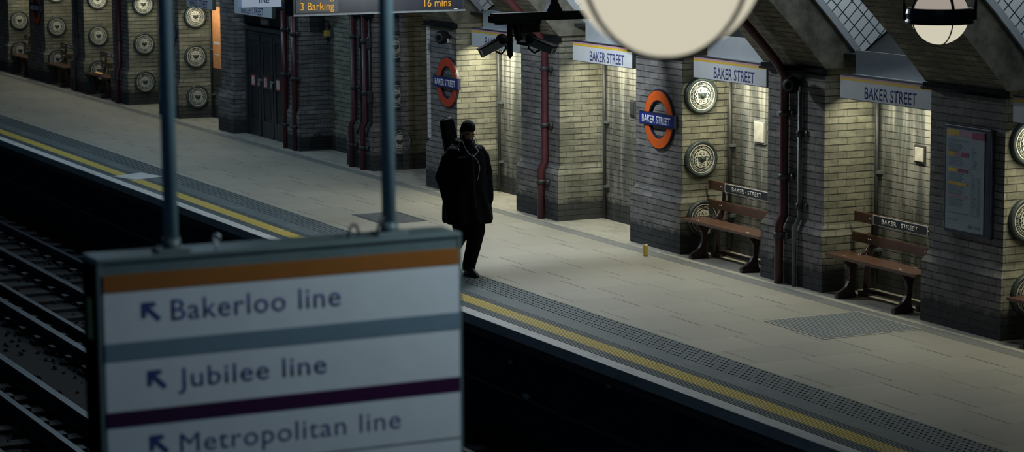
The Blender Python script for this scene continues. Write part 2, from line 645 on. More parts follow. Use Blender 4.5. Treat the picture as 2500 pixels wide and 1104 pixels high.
def wood():
    a = N('varnished_brown_wood')
    o = a.objc()
    mp = a.n('ShaderNodeMapping')
    mp.inputs['Scale'].default_value = (1.2, 14, 14)
    a.l(o, mp.inputs[0])
    f = a.noise(mp.outputs[0], 3, 5)
    c = a.mix(a.ramp(f, .3, .7), (.075, .036, .025), (.135, .066, .042))
    return a.fin(c, .34, 0, f, .12, .004, .5)


M['wood'] = wood()


def emit(name, col, strength, base=(0, 0, 0), rough=.4):
    a = N(name)
    a.b.inputs['Base Color'].default_value = (*base, 1)
    a.b.inputs['Roughness'].default_value = rough
    a.b.inputs['Emission Color'].default_value = (*col, 1)
    a.b.inputs['Emission Strength'].default_value = strength
    return a.m


M['globe_glass'] = emit('lit_opal_glass', (1.0, .93, .72), .62, (.12, .12, .1), .15)
M['globe_upper'] = emit('dim_opal_glass', (1.0, .86, .74), .34, (.12, .12, .1), .15)
M['led'] = emit('amber_led', (1.0, .50, .03), .62)
M['screen'] = plain('dark_led_screen', (.012, .014, .022), .3)
M['lit_box'] = emit('lit_sign_face', (.62, .78, 1.0), .33, (.1, .1, .1))
M['lit_box_side'] = emit('lit_sign_side', (.42, .66, 1.0), .20, (.1, .1, .1))
M['led_white'] = emit('small_indicator', (.9, .95, 1), .7)

# ------------------------------------------------------------------ the setting
XF, XN = -71.0, -4.0           # far and near ends of what is built
YF, YR = 14.48, 15.15          # pier front, alcove back wall
ZS = 2.44                      # springing of the vault


def struct(mb, name, mats, label, cat):
    return mb.build(name, mats, None, label, cat, None, 'structure')


struct(MB().box(XF, XN, 11.73, 14.15, -.25, 0), 'floor', M['paving'], 'tan concrete slab paving of the station platform', 'floor')
struct(MB().box(XF, XN, 14.32, 15.4, -.25, .004), 'floor.001', M['recess_floor'], 'pale worn screed floor strip under the brick alcoves', 'floor')
struct(MB().box(XF, XN, 14.15, 14.32, -.25, .002), 'trim_1', M['kerb'], 'grey granite strip between the slabs and the alcoves', 'kerb')
mb = MB().box(XF, XN, 10.56, 10.715, -.10, .006, bev=.01)
struct(mb, 'trim_2', M['coping'], 'worn white painted coping along the platform edge', 'coping')
# ribbed warning strip, yellow line on top of the ribs, blister strip
mb = MB().box(XF, XN, 10.715, 11.73, -.25, -.003, 2)
for k in range(14):
    y = 10.735+k*.0315
    mi = 1 if 10.85 < y < 11.03 else 0
    mb.box(XF, XN, y-.0105, y+.0105, -.003, .005, mi)
mb.box(XF, XN, 10.852, 11.022, -.0029, .0012, 1)
mb.box(XF, XN, 11.165, 11.73, -.003, .001, 0)
x = -14.0
while x > -46:
    for j in range(6):
        y = 11.375+j*.064
        q = [mb.bm.verts.new((x+.0125*cos(a*pi/3), y+.0125*sin(a*pi/3), .0012)) for a in range(6)]
        t = [mb.bm.verts.new((x+.009*cos(a*pi/3), y+.009*sin(a*pi/3), .007)) for a in range(6)]
        for a in range(6):
            f = mb.bm.faces.new((q[a], q[(a+1) % 6], t[(a+1) % 6], t[a]))
            f.material_index = 2
        mb.bm.faces.new(t).material_index = 2
    x -= .067
struct(mb, 'floor.002', [M['tactile'], M['yellow_line'], M['dome']], 'grey ribbed and blistered warning paving with a yellow line', 'paving')
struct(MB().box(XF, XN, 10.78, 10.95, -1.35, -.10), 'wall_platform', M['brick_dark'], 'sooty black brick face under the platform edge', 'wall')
struct(MB().box(XF, XN, 2.6, 10.95, -1.55, -1.30), 'floor.003', M['ballast'], 'black track bed beside the platform', 'track bed')
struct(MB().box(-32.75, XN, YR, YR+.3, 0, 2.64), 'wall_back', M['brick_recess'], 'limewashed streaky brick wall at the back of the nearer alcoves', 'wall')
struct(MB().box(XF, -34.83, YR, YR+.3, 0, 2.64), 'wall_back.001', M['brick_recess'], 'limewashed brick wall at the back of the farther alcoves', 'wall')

# piers: (near edge x, width)
PIERS = dict(Y=(-12.75, 1.25), Z=(-15.9, 1.25), A=(-19.04, 1.33), B=(-22.2, 1.26), C=(-25.28, 1.25), D=(-28.5, 1.25), E=(-31.72, 1.05), F=(-34.8, 1.06),
             G=(-37.95, .70), H=(-41.2, .80), I=(-44.25, 1.2), J=(-47.45, 1.2), K=(-50.6, 1.02), L=(-53.73, 1.40), M=(-56.9, 1.3), N=(-60.05, 1.3), O=(-63.2, 1.25), P=(-66.35, 1.25), Q=(-69.5, 1.25))
PIER_LABEL = dict(Y='brick pier second beyond the right edge', Z='brick pier just beyond the right edge', O='brick pier just beyond the left edge', P='brick pier second beyond the left edge', Q='brick pier at the far end wall', A='shadowed brick pier carrying the framed timetable',
                  B='brick pier with maroon and grey pipes between the nearest benches', C='brick pier carrying the nearer orange roundel sign',
                  D='brick pier with a single maroon pipe beside the camera beam', E='brick pier behind the walking man with the red roundel',
                  F='dark brick pier with two maroon pipes behind the sign pole', G='narrow brick pier right of the black double doors',
                  H='narrow brick pier left of the black double doors', I='brick pier with three crests right of the left sign pole',
                  J='brick pier with three crests left of the left sign pole', K='brick pier between the second and third far benches',
                  L='brick pier with a roundel near the left edge', M='brick pier with crest above the farthest bench', N='farthest brick pier at the left edge')


def pier(key):
    xr, w = PIERS[key]
    xl = xr-w
    mb = MB()
    yb = 17.5 if key in 'EF' else YR+.02
    i = .055
    # plinth, chamfer, shaft as one outline of stacked courses
    prof = [(0, 0), (.62, 0), (.73, i), (ZS, i)]
    loops = []
    for z, d in prof:
        loops.append([mb.bm.verts.new(p) for p in ((xl+d, yb, z), (xl+d, YF+d, z), (xr-d, YF+d, z), (xr-d, yb, z))])
    for a, b in zip(loops, loops[1:]):
        for k in range(4):
            mb.bm.faces.new((a[k], a[(k+1) % 4], b[(k+1) % 4], b[k]))
    mb.bm.faces.new(loops[-1])
    mb.bm.faces.new(list(reversed(loops[0])))
    bmesh.ops.recalc_face_normals(mb.bm, faces=mb.bm.faces[:])
    for f in mb.bm.faces:
        if f.normal.y < -.6 or key in 'GHF': f.material_index = 1  # piers of the unlit bays wear the darker brick all round as shade
    return struct(mb, 'brick_pier', [M['brick'], M['brick_front']], PIER_LABEL[key], 'pier')


for k in PIERS: pier(k)

# vault: circle through the springing line
VC, VR = (5.066, -5.76), 12.5
A0 = atan2(ZS-VC[1], 14.5-VC[0])


def vp(s, dr=0.):
    a = A0+s/VR
    return (VC[0]+(VR+dr)*cos(a), VC[1]+(VR+dr)*sin(a))


S_OPEN = 3.1
keys = list(PIERS)
for key in keys:
    xr, w = PIERS[key]
    a, b = xr-w-.0, xr+.0
    mb = MB()
    inner = [vp(S_OPEN*i/10) for i in range(11)]
    out = [vp(S_OPEN, 2.6), vp(.02, 2.6), (15.5, 2.6), (15.5, ZS)]
    mb.prism(inner+out, 'x', a, b)
    for f in mb.bm.faces:
        n = f.normal
        c = f.calc_center_median()
        if abs(n.x) > .9: f.material_index = 1
    struct(mb, 'ceiling_rib', [M['brick_vault'], M['plaster']], 'sloping brick vault rib above the ' + PIER_LABEL[key].replace('brick pier', 'pier'), 'ceiling')
# closed part of the vault up to and past the crown
mb = MB()
ns = 16
ins = [vp(S_OPEN+(13.5-S_OPEN)*i/ns) for i in range(ns+1)]
outs = [vp(S_OPEN+(13.5-S_OPEN)*i/ns, .4) for i in range(ns+1)]
mb.prism(ins+outs[::-1], 'x', XF, XN)
struct(mb, 'ceiling', M['brick_vault'], 'brick barrel vault over the tracks', 'ceiling')

# light shafts between the ribs: white tiled side lining and kerb, floor slab, alcove ceiling
SHAFTS = []
for i in range(len(keys)-1):
    near, far = keys[i], keys[i+1]
    x0, x1 = PIERS[far][0], PIERS[near][0]-PIERS[near][1]
    SHAFTS.append((x0, x1, far))
    mb = MB()
    c0 = [vp(-.12+3.2*k/8, .385) for k in range(9)]
    c1 = [vp(-.12+3.2*k/8, .455) for k in range(9)]
    mb.prism(c0+c1[::-1], 'x', x0, x0+.035, 1)
    t0 = [(14.95, 2.60)]+[vp(.05+3.0*k/8, .46) for k in range(9)]
    t1 = [vp(-.3, 2.5)]+[vp(.05+3.0*k/8, 2.5) for k in range(9)]
    mb.prism(t0+t1[::-1], 'x', x0, x0+.03, 0)
    struct(mb, 'ceiling_lining', [M['tile'], M['white_panel']], 'white glazed tile lining of the light shaft above the pier side of the ' + PIER_LABEL[far].replace('brick pier', 'pier'), 'tile lining')
    mb = MB()
    q = vp(-.33, 2.5)
    mb.prism([(14.73, 2.60), (15.0, 2.61), (q[0], q[1]), (q[0]+.1, q[1]-.12), (15.5, 2.56), (14.73, 2.56)], 'x', x0, x1)
    struct(mb, 'ceiling_sill', M['slab_grey'], 'dark grey sloping sill of the light shaft beside the ' + PIER_LABEL[far].replace('brick pier', 'pier'), 'sill')
for (x0, x1, far) in SHAFTS:
    if far in 'Z': continue
    e = {'Z': 1.0, 'A': 4.0, 'B': 6.0, 'C': 5.0, 'D': 5.0, 'E': 5.0}.get(far, 2.5)
    y, z = vp(1.7, 1.9)
    area_light('shaft_daylight', ((x0+x1)/2, y, z), 1.6, 2.0, 9*e, (.80, .92, 1.0), (radians(-45), 0, 0))

# dark cable tray along the springing on each pier
for key in keys:
    if key in 'YZGHOPQ': continue
    xr, w = PIERS[key]
    mb = MB().box(xr-w+.0, xr-.0, 14.46, 14.534, ZS-.075, ZS-.005, bev=.01)
    mb.tube([(xr-w, 14.45, ZS-.06), (xr, 14.45, ZS-.055)], .014)
    mb.build('cable_tray', M['soot_black'], None, 'dark cable tray atop the ' + PIER_LABEL[key].replace('brick pier', 'pier'), 'cable tray', 'cable trays on the piers')

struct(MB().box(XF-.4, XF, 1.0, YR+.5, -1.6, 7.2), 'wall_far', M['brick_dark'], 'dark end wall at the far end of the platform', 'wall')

# ------------------------------------------------------------------ passage and door bay
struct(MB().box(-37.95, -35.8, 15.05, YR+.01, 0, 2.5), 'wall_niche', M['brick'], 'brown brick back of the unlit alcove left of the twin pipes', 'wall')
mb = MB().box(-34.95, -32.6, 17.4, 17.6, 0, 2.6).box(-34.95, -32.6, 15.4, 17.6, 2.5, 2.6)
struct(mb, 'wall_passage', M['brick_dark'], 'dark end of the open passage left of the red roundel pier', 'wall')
struct(MB().box(-34.95, -32.6, 15.4, 17.5, -.25, .003), 'floor.004', M['recess_floor'], 'worn floor of the open passage left of the red roundel pier', 'floor')
struct(MB().box(-34.82, -34.74, 14.96, 15.06, 0, 2.5), 'trim_4', M['brick_front'], 'blue grey upright strip on the passage side of the dark twin pipe pier', 'strip')
struct(MB().box(-34.82, -34.785, 15.06, 17.4, 0, 2.5), 'wall_passage.001', M['brick'], 'yellow brick side of the open passage', 'wall')
point_light('unseen_light', (-33.3, 16.8, 2.3), 14, (1, .86, .58), .1)      # lamp inside the passage
mb = MB()
for k in range(24):
    z = .72+k*.072
    mb.box(-32.745, -32.695, 14.50, 14.545, z, z+.064)
struct(mb, 'trim_3', M['sign_white'], 'white glazed brick quoin on the edge of the red roundel pier', 'quoin')
struct(MB().box(-42.0, -37.95, 14.72, 14.95, 1.98, 2.6), 'wall_transom', M['brick_dark'], 'dark transom wall above the black double doors', 'wall')

# double doors: a three-leaf black panelled door
t = thing('door', 'black panelled three-leaf doors with red notices between two narrow piers', 'door', (-40.12, 14.70, 0))
mb = MB().box(-.98, .98, .02, .10, 1.80, 1.90).box(-1.0, -.93, .0, .10, 0, 1.86).box(.93, 1.0, .0, .10, 0, 1.86)
mb.box(-1.02, 1.02, -.02, .06, 1.86, 1.92)
mb.build('door_frame', M['door'], t)
lw = .62
for k in range(3):
    x = -.93+lw*k
    mb = MB().box(x+.005, x+lw-.005, .05, .10, .01, 1.80)
    for (xa, xb, za, zb) in ((x+.02, x+.12, .01, 1.8), (x+lw-.12, x+lw-.02, .01, 1.8)):
        mb.box(xa, xb, .03, .055, za, zb)
    for za, zb in ((.01, .30), (.86, 1.10), (1.68, 1.80)):
        mb.box(x+.02, x+lw-.02, .032, .055, za, zb)
    lf = mb.build('door_leaf', M['door'], t)
    mb = MB()
    for za, zb in ((.34, .82), (1.14, 1.64)):
        mb.box(x+.16, x+lw-.16, .035, .056, za, zb, bev=.01)
    mb.build('door_panel', M['door_panel'], lf)
    xc = x+lw*.42
    MB().box(xc-.085, xc+.085, .022, .034, .88, 1.07).build('notice', M['dim_red'], lf, 'red notice with pale strips')
    mb = MB()
    for s in (-.04, .04):
        mb.box(xc+s-.022, xc+s+.022, .018, .024, .90, 1.05)
    mb.build('notice_print', M['paper'], lf)
    if k < 2:
        mb = MB().box(x+lw-.10, x+lw+.06, .010, .03, .985, 1.02)
        mb.box(x+lw-.03, x+lw+.03, -.02, .012, .90, .97, bev=.008)
        mb.tube([(x+lw-.018, -.005, .96), (x+lw-.018, -.005, 1.01), (x+lw+.018, -.005, 1.01), (x+lw+.018, -.005, .96)], .006)
        mb.build('padlock', M['steel'], t, 'bright hasp and padlock')
t2 = thing('door_plate', 'small pale lettered plate above the black doors', 'plate', (-40.1, 14.72, 2.03))
MB().box(-.22, .22, -.02, 0, -.055, .055, bev=.008).build('plate', M['sign_edge'], t2)
mb = MB()
for x in (-.13, -.05, .03, .12): mb.box(x-.03, x+.02, -.024, -.019, -.03, .03)
mb.build('plate_print', M['paper'], t2)

# ------------------------------------------------------------------ station name signs and boards above


def name_sign(x0, x1, label, y=14.55, z0=2.14, z1=2.40, stripes=True, tx=None, board=True, blabel=None, bx=None):
    xc, w = (x0+x1)/2, x1-x0
    t = thing('station_name_sign', label, 'sign', (xc, y, z0), 0, 'station name signs above the alcoves')
    h = z1-z0
    MB().box(-w/2, w/2, .002, .07, 0, h).build('sign_tray', M['sign_edge'], t)
    MB().box(-w/2, w/2, -.004, .004, .008, h-(.055 if stripes else .01)).build('sign_face', M['sign_white'], t)
    if stripes:
        MB().box(-w/2, w/2, -.005, .004, h-.058, h-.034).build('yellow_stripe', M['sign_yellow'], t, 'yellow stripe')
        MB().box(-w/2, w/2, -.005, .004, h-.034, h-.012).build('pink_stripe', M['sign_pink'], t, 'pink stripe')
        MB().box(-w/2, w/2, -.006, .06, h-.012, h+.004).build('dark_rail', M['sign_black'], t)
    txc = (sum(tx)/2-xc) if tx else 0
    tw = (tx[1]-tx[0]) if tx else w*.5
    text('lettering', 'BAKER STREET', M['sign_blue'], t, (txc, -.004, .030), width=tw, height=.130, bold=.010, spacing=1.0)
    if board:
        bx = bx or (x0+.06, x1+.05)
        b = MB().box(bx[0], bx[1], 14.70, 14.72, 2.37, 2.65)
        b.box(bx[0], bx[1], 14.62, 14.72, 2.385, 2.40)
        b.build('closing_board', M['white_panel'], None, blabel, 'board', 'pale boards closing the alcove tops')


NS = [(-19.0, -17.18, 'long station name sign above the alcove cut by the right edge', (-18.5, -17.6), True, 'pale board above the name sign cut by the right edge'),
      (-21.98, -20.33, 'station name sign in dim light left of the timetable pier', (-21.52, -20.585), True, 'pale board below the tiled light shaft left of the timetable pier'),
      (-25.09, -23.47, 'station name sign above the bench right of the nearer roundel', (-24.62, -23.72), True, 'pale board right of the big lamp globe, above a name sign'),
      (-28.19, -26.6, 'station name sign just below left of the big lamp globe', (-27.72, -26.8), True, 'pale board half hidden behind the big lamp globe'),
      (-31.29, -29.74, 'station name sign partly hidden behind the surveillance cameras', (-30.85, -29.95), True, 'pale board behind the left end of the camera beam'),
      (-41.05, -39.18, 'plain grey station name sign above the black double doors', (-40.7, -39.6), False, None),
      (-43.7, -42.25, 'plain grey station name sign above the alcove with the orange board', (-43.5, -42.5), False, None)]
for i, (a, b, lb, tx, bd, bl) in enumerate(NS):
    name_sign(a, b, lb, stripes=bd, tx=tx, board=bd, blabel=bl, y=14.55 if bd else 14.50)

# ------------------------------------------------------------------ roundels


def ring_mesh(mb, r0, r1, y0, y1, n=56, mi=0):
    mb.lathe([(r0, y0), (r1, y0), (r1, y1), (r0, y1), (r0, y0)], axis='y', n=n, mi=mi, smooth=False)
    return mb


def roundel(x, z, label, red, y=14.535):
    t = thing('roundel_sign', label, 'sign', (x, y, z), 0, 'station roundels on the piers')
    ring_mesh(MB(), .222, .368, -.03, 0).build('ring_edge', M['navy_edge'], t)
    ring_mesh(MB(), .236, .352, -.038, -.005).build('ring', red, t, 'red enamel ring')
    MB().box(-.425, .425, -.058, -.01, -.080, .080).build('bar_edge', M['navy_edge'], t)
    MB().box(-.408, .408, -.064, -.03, -.064, .064).build('bar', M['roundel_blue'], t, 'blue name bar')
    text('lettering', 'BAKER STREET', M['white_letter'], t, (0, -.0645, -.046), width=.70, height=.092, bold=.018)


roundel(-25.86, 1.578, 'orange roundel sign on the pier left of the nearer crests', M['orange_red'])
roundel(-32.05, 1.58, 'red roundel sign on the pier behind the walking man', M['dim_red'])
roundel(-44.85, 1.60, 'dim red roundel half hidden behind the left sign pole', M['dim_red'])
roundel(-54.36, 1.64, 'orange roundel high on the pier at the far left', M['orange_red'])

# ------------------------------------------------------------------ crest plaques


def make_crest():
    t = thing('crest_plaque', 'x', 'plaque', group='round crest plaques on the pier sides')
    MB().lathe([(0, 0), (.215, 0), (.218, -.03), (.212, -.055), (.196, -.062), (.18, -.05), (.176, -.042), (0, -.042)], axis='y', n=48).build('rim', M['crest_dark'], t, 'dark green rim')
    mb = ring_mesh(MB(), .163, .173, -.050, -.04)
    ring_mesh(mb, .122, .128, -.050, -.04)
    mb.build('ring', M['crest_white'], t, 'cream ring')
    bm = bmesh.new()
    word = 'METROPOLITAN RAILWAY * METROPOLITAN RAILWAY * '
    for i, ch in enumerate(word):
        a = pi*1.5-2*pi*i/len(word)-.1
        if ch == ' ': continue
        me = text_mesh(ch, height=.022, bold=.0, extrude=.004)
        xs = [v.co.x for v in me.vertices]
        sc = .85
        me.transform(Matrix.Translation((.1455*cos(a), -.043, .1455*sin(a))) @ Matrix.Rotation(-(a-pi/2), 4, 'Y') @ Matrix.Translation((0, 0, -.013)) @ Matrix.Scale(sc, 4))
        bm.from_mesh(me)
        bpy.data.meshes.remove(me)
    me = bpy.data.meshes.new('ring_lettering')
    bm.to_mesh(me)
    bm.free()
    me.materials.append(M['crest_white'])
    o = bpy.data.objects.new('ring_lettering', me)
    COL.objects.link(o)
    o.parent = t
    # shield of scrolls with a dark field, cross, arches and a boss
    mb = MB()
    pts = []
    for k in range(72):
        a = 2*pi*k/72
        r = .098+.010*abs(sin(4.5*a+.3))-.012*(1 if abs(sin(a)) < .12 else 0)
        pts.append((r*cos(a), r*sin(a)))
    mb.prism(pts, 'y', -.050, -.04)
    em = mb.build('emblem', M['crest_white'], t, 'cream scrollwork emblem')
    mb = MB()
    sh = [(-.062, .034), (-.03, .028), (.03, .028), (.062, .034), (.052, .0), (.056, -.022), (.03, -.03), (0, -.046), (-.03, -.03), (-.056, -.022), (-.052, .0)]
    mb.prism(sh, 'y', -.056, -.049)
    for sx in (-1, 1):
        mb.lathe([(.013, -.054), (.019, -.054), (.019, -.049), (.013, -.049), (.013, -.054)], (sx*.024, 0, -.066), axis='y', n=16, smooth=False)
        mb.prism([(sx*.011, .052), (sx*.036, .052), (sx*.030, .075), (sx*.011, .082)], 'y', -.054, -.049)
        for (px, pz) in ((.080, .02), (.082, -.02), (.066, .055), (.072, -.05)):
            mb.prism([(sx*px+.008*cos(a), pz+.012*sin(a)) for a in [2*pi*k/10 for k in range(10)]], 'y', -.054, -.049)
    mb.build('shield', M['crest_dark'], em, 'dark shield')
    mb = MB().box(-.008, .008, -.058, -.049, .036, .092).box(-.026, .026, -.058, -.049, .06, .072)
    mb.build('cross', M['crest_white'], em)
    MB().ball((.004, -.060, .0), .028, .022, .026, 14).build('boss', M['crest_dark'], t, 'dark central boss')
    return t


CR = [('A', -19.095, 14.80, 1.92, 'uppermost crest plaque at the right edge beside the timetable pier'), ('A', -19.095, 14.80, 1.17, 'middle crest plaque at the right edge beside the timetable pier'),
      ('A', -19.04, 14.80, .44, 'lowest crest plaque at the right edge behind a cut-off bench'),
      ('C', -25.335, 14.78, 1.90, 'crest plaque right under the sign beside the nearer orange roundel'), ('C', -25.335, 14.78, 1.14, 'middle crest plaque of three beside the nearer orange roundel'),
      ('C', -25.28, 14.78, .43, 'crest plaque half hidden by the bench beside the nearer orange roundel'),
      ('F', -34.855, 14.89, 1.91, 'upper shadowed crest plaque behind the right sign pole'), ('F', -34.855, 14.89, 1.15, 'middle shadowed crest plaque behind the right sign pole'),
      ('F', -34.80, 14.91, .45, 'lowest shadowed crest plaque behind the right sign pole'),
      ('I', -44.305, 14.85, 1.92, 'uppermost crest plaque just right of the left sign pole'), ('I', -44.305, 14.84, 1.17, 'middle crest plaque just right of the left sign pole'),
      ('I', -44.25, 14.84, .41, 'lowest crest plaque just right of the left sign pole'),
      ('J', -47.505, 14.84, 2.01, 'uppermost crest plaque just left of the left sign pole'), ('J', -47.505, 14.84, 1.22, 'middle crest plaque just left of the left sign pole'),
      ('J', -47.45, 14.82, .46, 'lowest crest plaque just left of the left sign pole'),
      ('K', -50.655, 14.83, 1.98, 'crest plaque cut by the top edge above the bench with wrappers'), ('K', -50.655, 14.83, 1.21, 'crest plaque at mid height above the bench with wrappers'),
      ('K', -50.60, 14.80, .48, 'crest plaque partly behind the bench with yellow wrappers'),
      ('L', -53.785, 14.80, 1.99, 'crest plaque cut by the top edge right of the far roundel'), ('L', -53.785, 14.80, 1.24, 'crest plaque at mid height right of the far roundel'),
      ('L', -53.73, 14.78, .52, 'crest plaque partly behind the bench right of the far roundel'),
      ('M', -56.955, 14.78, 1.22, 'crest plaque at mid height left of the far roundel'), ('M', -56.9, 14.76, .52, 'crest plaque behind the farthest bench at the left edge')]
c0 = make_crest()
for i, (k, x, y, z, lb) in enumerate(CR):
    if i == 0:
        place(c0, (x+.002, y, z), pi/2)
        c0['label'] = lb
    else:
        dup(c0, (x+.002, y, z), pi/2, lb)

# ------------------------------------------------------------------ benches


def make_bench(L, dot=False, plq=(.38, 1.40)):
    t = thing('bench', 'x', 'bench', group='platform benches in the alcoves')
    # local: x along the bench from its left end, y towards the wall (front edge 0), z up
    MB().box(0, L, 0, .30, .415, .45, bev=.006).build('seat', M['wood'], t)
    up_ = MB().box(0, L, .375, .40, .775, .885, bev=.006).build('back_slat', M['wood'], t, 'upper back slat')
    MB().box(-.02, L, .365, .39, .555, .66, bev=.006).build('back_slat', M['wood'], t, 'lower back slat')
    a, b = plq
    pl = MB().box(a, b, .368, .374, .778, .884).build('name_plate', M['white_letter'], t, 'black name plate with white edge')
    h, r = .045, .022
    q = []
    for cx, cz, s in ((b-.018-r, .831+h-r, 0), (a+.018+r, .831+h-r, 1), (a+.018+r, .831-h+r, 2), (b-.018-r, .831-h+r, 3)):
        for k in range(5):
            an = s*pi/2+k*pi/8
            q.append((cx+r*cos(an), cz+r*sin(an)))
    MB().prism(q, 'y', .364, .37).build('plate_field', M['sign_black'], pl)
    text('lettering', 'BAKER · STREET' if dot else 'BAKER   STREET', M['white_letter'], pl, ((a+b)/2, .3645, .806), width=(b-a)*.66, height=.05, bold=.012)
    b0 = None
    for x in (.30, L-.34):
        for dx in (0, .035):
            for (y, z) in ((.05, .452), (.24, .452), (.372, .83), (.362, .61)):
                if b0 is None:
                    b0 = MB().ball((0, 0, 0), .008, .007, .006, 8).build('bolt', M['stud'], t, 'bright bolt head')
                    o = b0
                else:
                    o = b0.copy()
                    COL.objects.link(o)
                    o.parent = t
                o.location = (x+dx, y, z)
    for x in (.30, L-.32):
        mb = MB()
        # front leg: curved cast iron, foot block, rear leg rising to the back
        fr = [(.02, .415), (.20, .415), (.16, .37), (.13, .30), (.125, .22), (.10, .15), (.02, .10), (-.045, .085), (-.055, .0), (.13, .0), (.13, .06), (.165, .16), (.19, .26), (.21, .37), (.25, .415)]
        fr = [(.02, .415), (.24, .415), (.20, .37), (.17, .30), (.165, .22), (.155, .15), (.15, .09), (.17, .07), (.17, 0), (-.06, 0), (-.055, .055), (.0, .085), (.06, .12), (.095, .18), (.105, .26), (.09, .33), (.05, .38)]
        mb.prism(fr, 'x', x, x+.045)
        mb.box(x-.012, x+.057, -.06, .18, 0, .05, bev=.01)
        leg = mb.build('leg', M['iron'], t, 'cast iron front leg')
        mb = MB()
        pts = [(x+.022, .33, .02), (x+.022, .325, .20), (x+.022, .34, .40), (x+.022, .385, .52), (x+.022, .405, .70), (x+.022, .412, .88)]
        mb.tube(pts, [.04, .026, .026, .024, .022, .018], 8)
        mb.tube([(x+.022, .20, .42), (x+.022, .30, .47), (x+.022, .36, .56)], .016, 8)
        mb.box(x-.012, x+.057, .24, .42, 0, .055, bev=.01)
        mb.build('rear_leg', M['iron'], t, 'cast iron rear leg')
    mb = MB().box(.32, L-.30, .29, .33, .05, .085)
    mb.build('stretcher', M['iron'], t)
    return t


BY = 14.475
make = [(-18.95, 1.75, False, 'bench cut off by the right edge beyond the timetable pier', (.38, 1.4)),
        (-22.14, 1.68, False, 'nearest whole bench, left of the timetable pier', (.37, 1.37)),
        (-25.26, 1.78, True, 'bench beside the crest plaques and the nearer orange roundel', (.40, 1.40)),
        (-50.62, 1.75, False, 'distant bench with yellow wrappers left on its seat', (.40, 1.40)),
        (-53.70, 1.75, False, 'distant bench between the far roundel and the wrapper bench', (.40, 1.40)),
        (-56.80, 1.75, False, 'farthest bench at the left edge, left of the far roundel', (.40, 1.40))]
for (x, L, dot, lb, pq) in make:
    b = make_bench(L, dot, pq)
    place(b, (x, BY, .005))
    b['label'] = lb
mb = MB()
for k in range(5):
    mb.ball((random.uniform(-.22, .22), random.uniform(-.04, .04), .02), .11, .05, .022, 10)
o = mb.build('food_wrapper', M['rag'], None, 'crumpled yellow wrapper on the distant bench seat', 'wrapper')
o.location = (-49.75, BY+.12, .458)
o = MB().ball((0, 0, .02), .07, .04, .022, 10).ball((.06, .01, .018), .05, .03, .018, 10).build('paper_scrap', M['rag_pink'], None, 'pink paper scrap by the yellow wrapper on the distant bench', 'scrap')
o.location = (-49.62, BY+.035, .458)

# ------------------------------------------------------------------ pipes


def vert_pipe(name, label, x, y, z0, z1, r, mat, brackets=(), vault=0., group=None, foot=0.):
    """a pipe up a pier face, optionally carried on along the vault"""
    pts = [(x, y, z0), (x, y, z1)]
    if foot:   # kicks forward over the plinth
        pts = [(x, y-foot, z0), (x, y-foot, .66), (x, y, .76), (x, y, z1)]
    if vault:
        pts[-1] = (x, y, ZS-.12)
        for k in range(9):
            q = vp(.10+vault*k/8, -r-.03)
            pts.append((x, q[0], q[1]))
    o = MB().tube(pts, r, 12).build(name, mat, None, label, 'pipe', group)
    for z in brackets:
        mb = MB()
        yy = y-foot if (foot and z < .7) else y
        mb.tube([(x, yy, z-.03), (x, yy, z+.03)], r+.014, 12)
        mb.box(x, x+r+.09, yy+.01, yy+.05, z-.014, z+.014)
        mb.tube([(x+r+.08, yy+.03, z-.035), (x+r+.08, yy+.03, z+.035)], .022, 8)
        mb.build('pipe_clamp', M['bracket'], o)
    return o


PY = 14.535
vert_pipe('rainwater_pipe', 'maroon pipe rising up the vault on the pier left of the nearest whole bench', -22.97, PY-.06, .0, 2.3, .05, M['pipe_red'], (.55, 1.2, 1.9), 1.6, 'maroon pipes on the piers', .06)
vert_pipe('conduit', 'grey conduit right of the maroon pipe near the nearest whole bench', -22.70, PY-.03, .0, 2.3, .025, M['pipe_grey'], (.9, 1.7), 0, 'conduits on the piers', .06)
vert_pipe('rainwater_pipe', 'maroon pipe on the pier right of the man, under the camera beam', -28.87, PY-.06, .0, 2.3, .05, M['pipe_red'], (.5, 1.25, 2.0), 1.6, 'maroon pipes on the piers', .06)
vert_pipe('rainwater_pipe', 'left maroon pipe right of the black doors', -38.55, 14.47, .0, 2.3, .05, M['pipe_red'], (.4, 1.25, 2.0), 0, 'maroon pipes on the piers')
vert_pipe('rainwater_pipe', 'right maroon pipe beside the black doors', -38.10, 14.47, .0, 2.3, .05, M['pipe_red'], (.4, 1.2, 1.95), 0, 'maroon pipes on the piers')
vert_pipe('rainwater_pipe', 'left maroon pipe of the pair left of the right sign pole', -35.52, PY-.055, .0, 2.4, .045, M['pipe_red'], (.35, 1.25, 2.05), 0, 'maroon pipes on the piers', .06)
vert_pipe('rainwater_pipe', 'right maroon pipe of the pair left of the right sign pole', -35.06, PY-.055, .0, 2.4, .045, M['pipe_red'], (.35, 1.2, 2.0), 0, 'maroon pipes on the piers', .06)
for x, lb in ((-35.30, 'thin dark conduit between the two maroon pipes'), (-34.92, 'thin dark conduit right of the paired maroon pipes')):
    mb = MB().tube([(x-.07, PY-.08, .55), (x-.02, PY-.03, .70), (x, PY-.03, .80), (x, PY-.03, 2.4)], .018, 8)
    o = mb.build('conduit', M['pipe_dark'], None, lb, 'conduit', 'conduits on the piers')
    for z in (1.15, 1.98): MB().box(x-.045, x+.045, PY-.07, PY, z-.09, z+.09, bev=.02).build('junction_box', M['bracket'], o)
vert_pipe('rainwater_pipe', 'maroon pipe on the far pier left of the left sign pole', -47.98, PY-.06, .0, 2.4, .05, M['pipe_red'], (.5, 1.3), 0, 'maroon pipes on the piers', .06)
vert_pipe('conduit', 'dark pipe on the far pier between two distant benches', -51.15, PY-.03, .0, 2.4, .035, M['pipe_dark'], (1.2,), 0, 'conduits on the piers', .06)
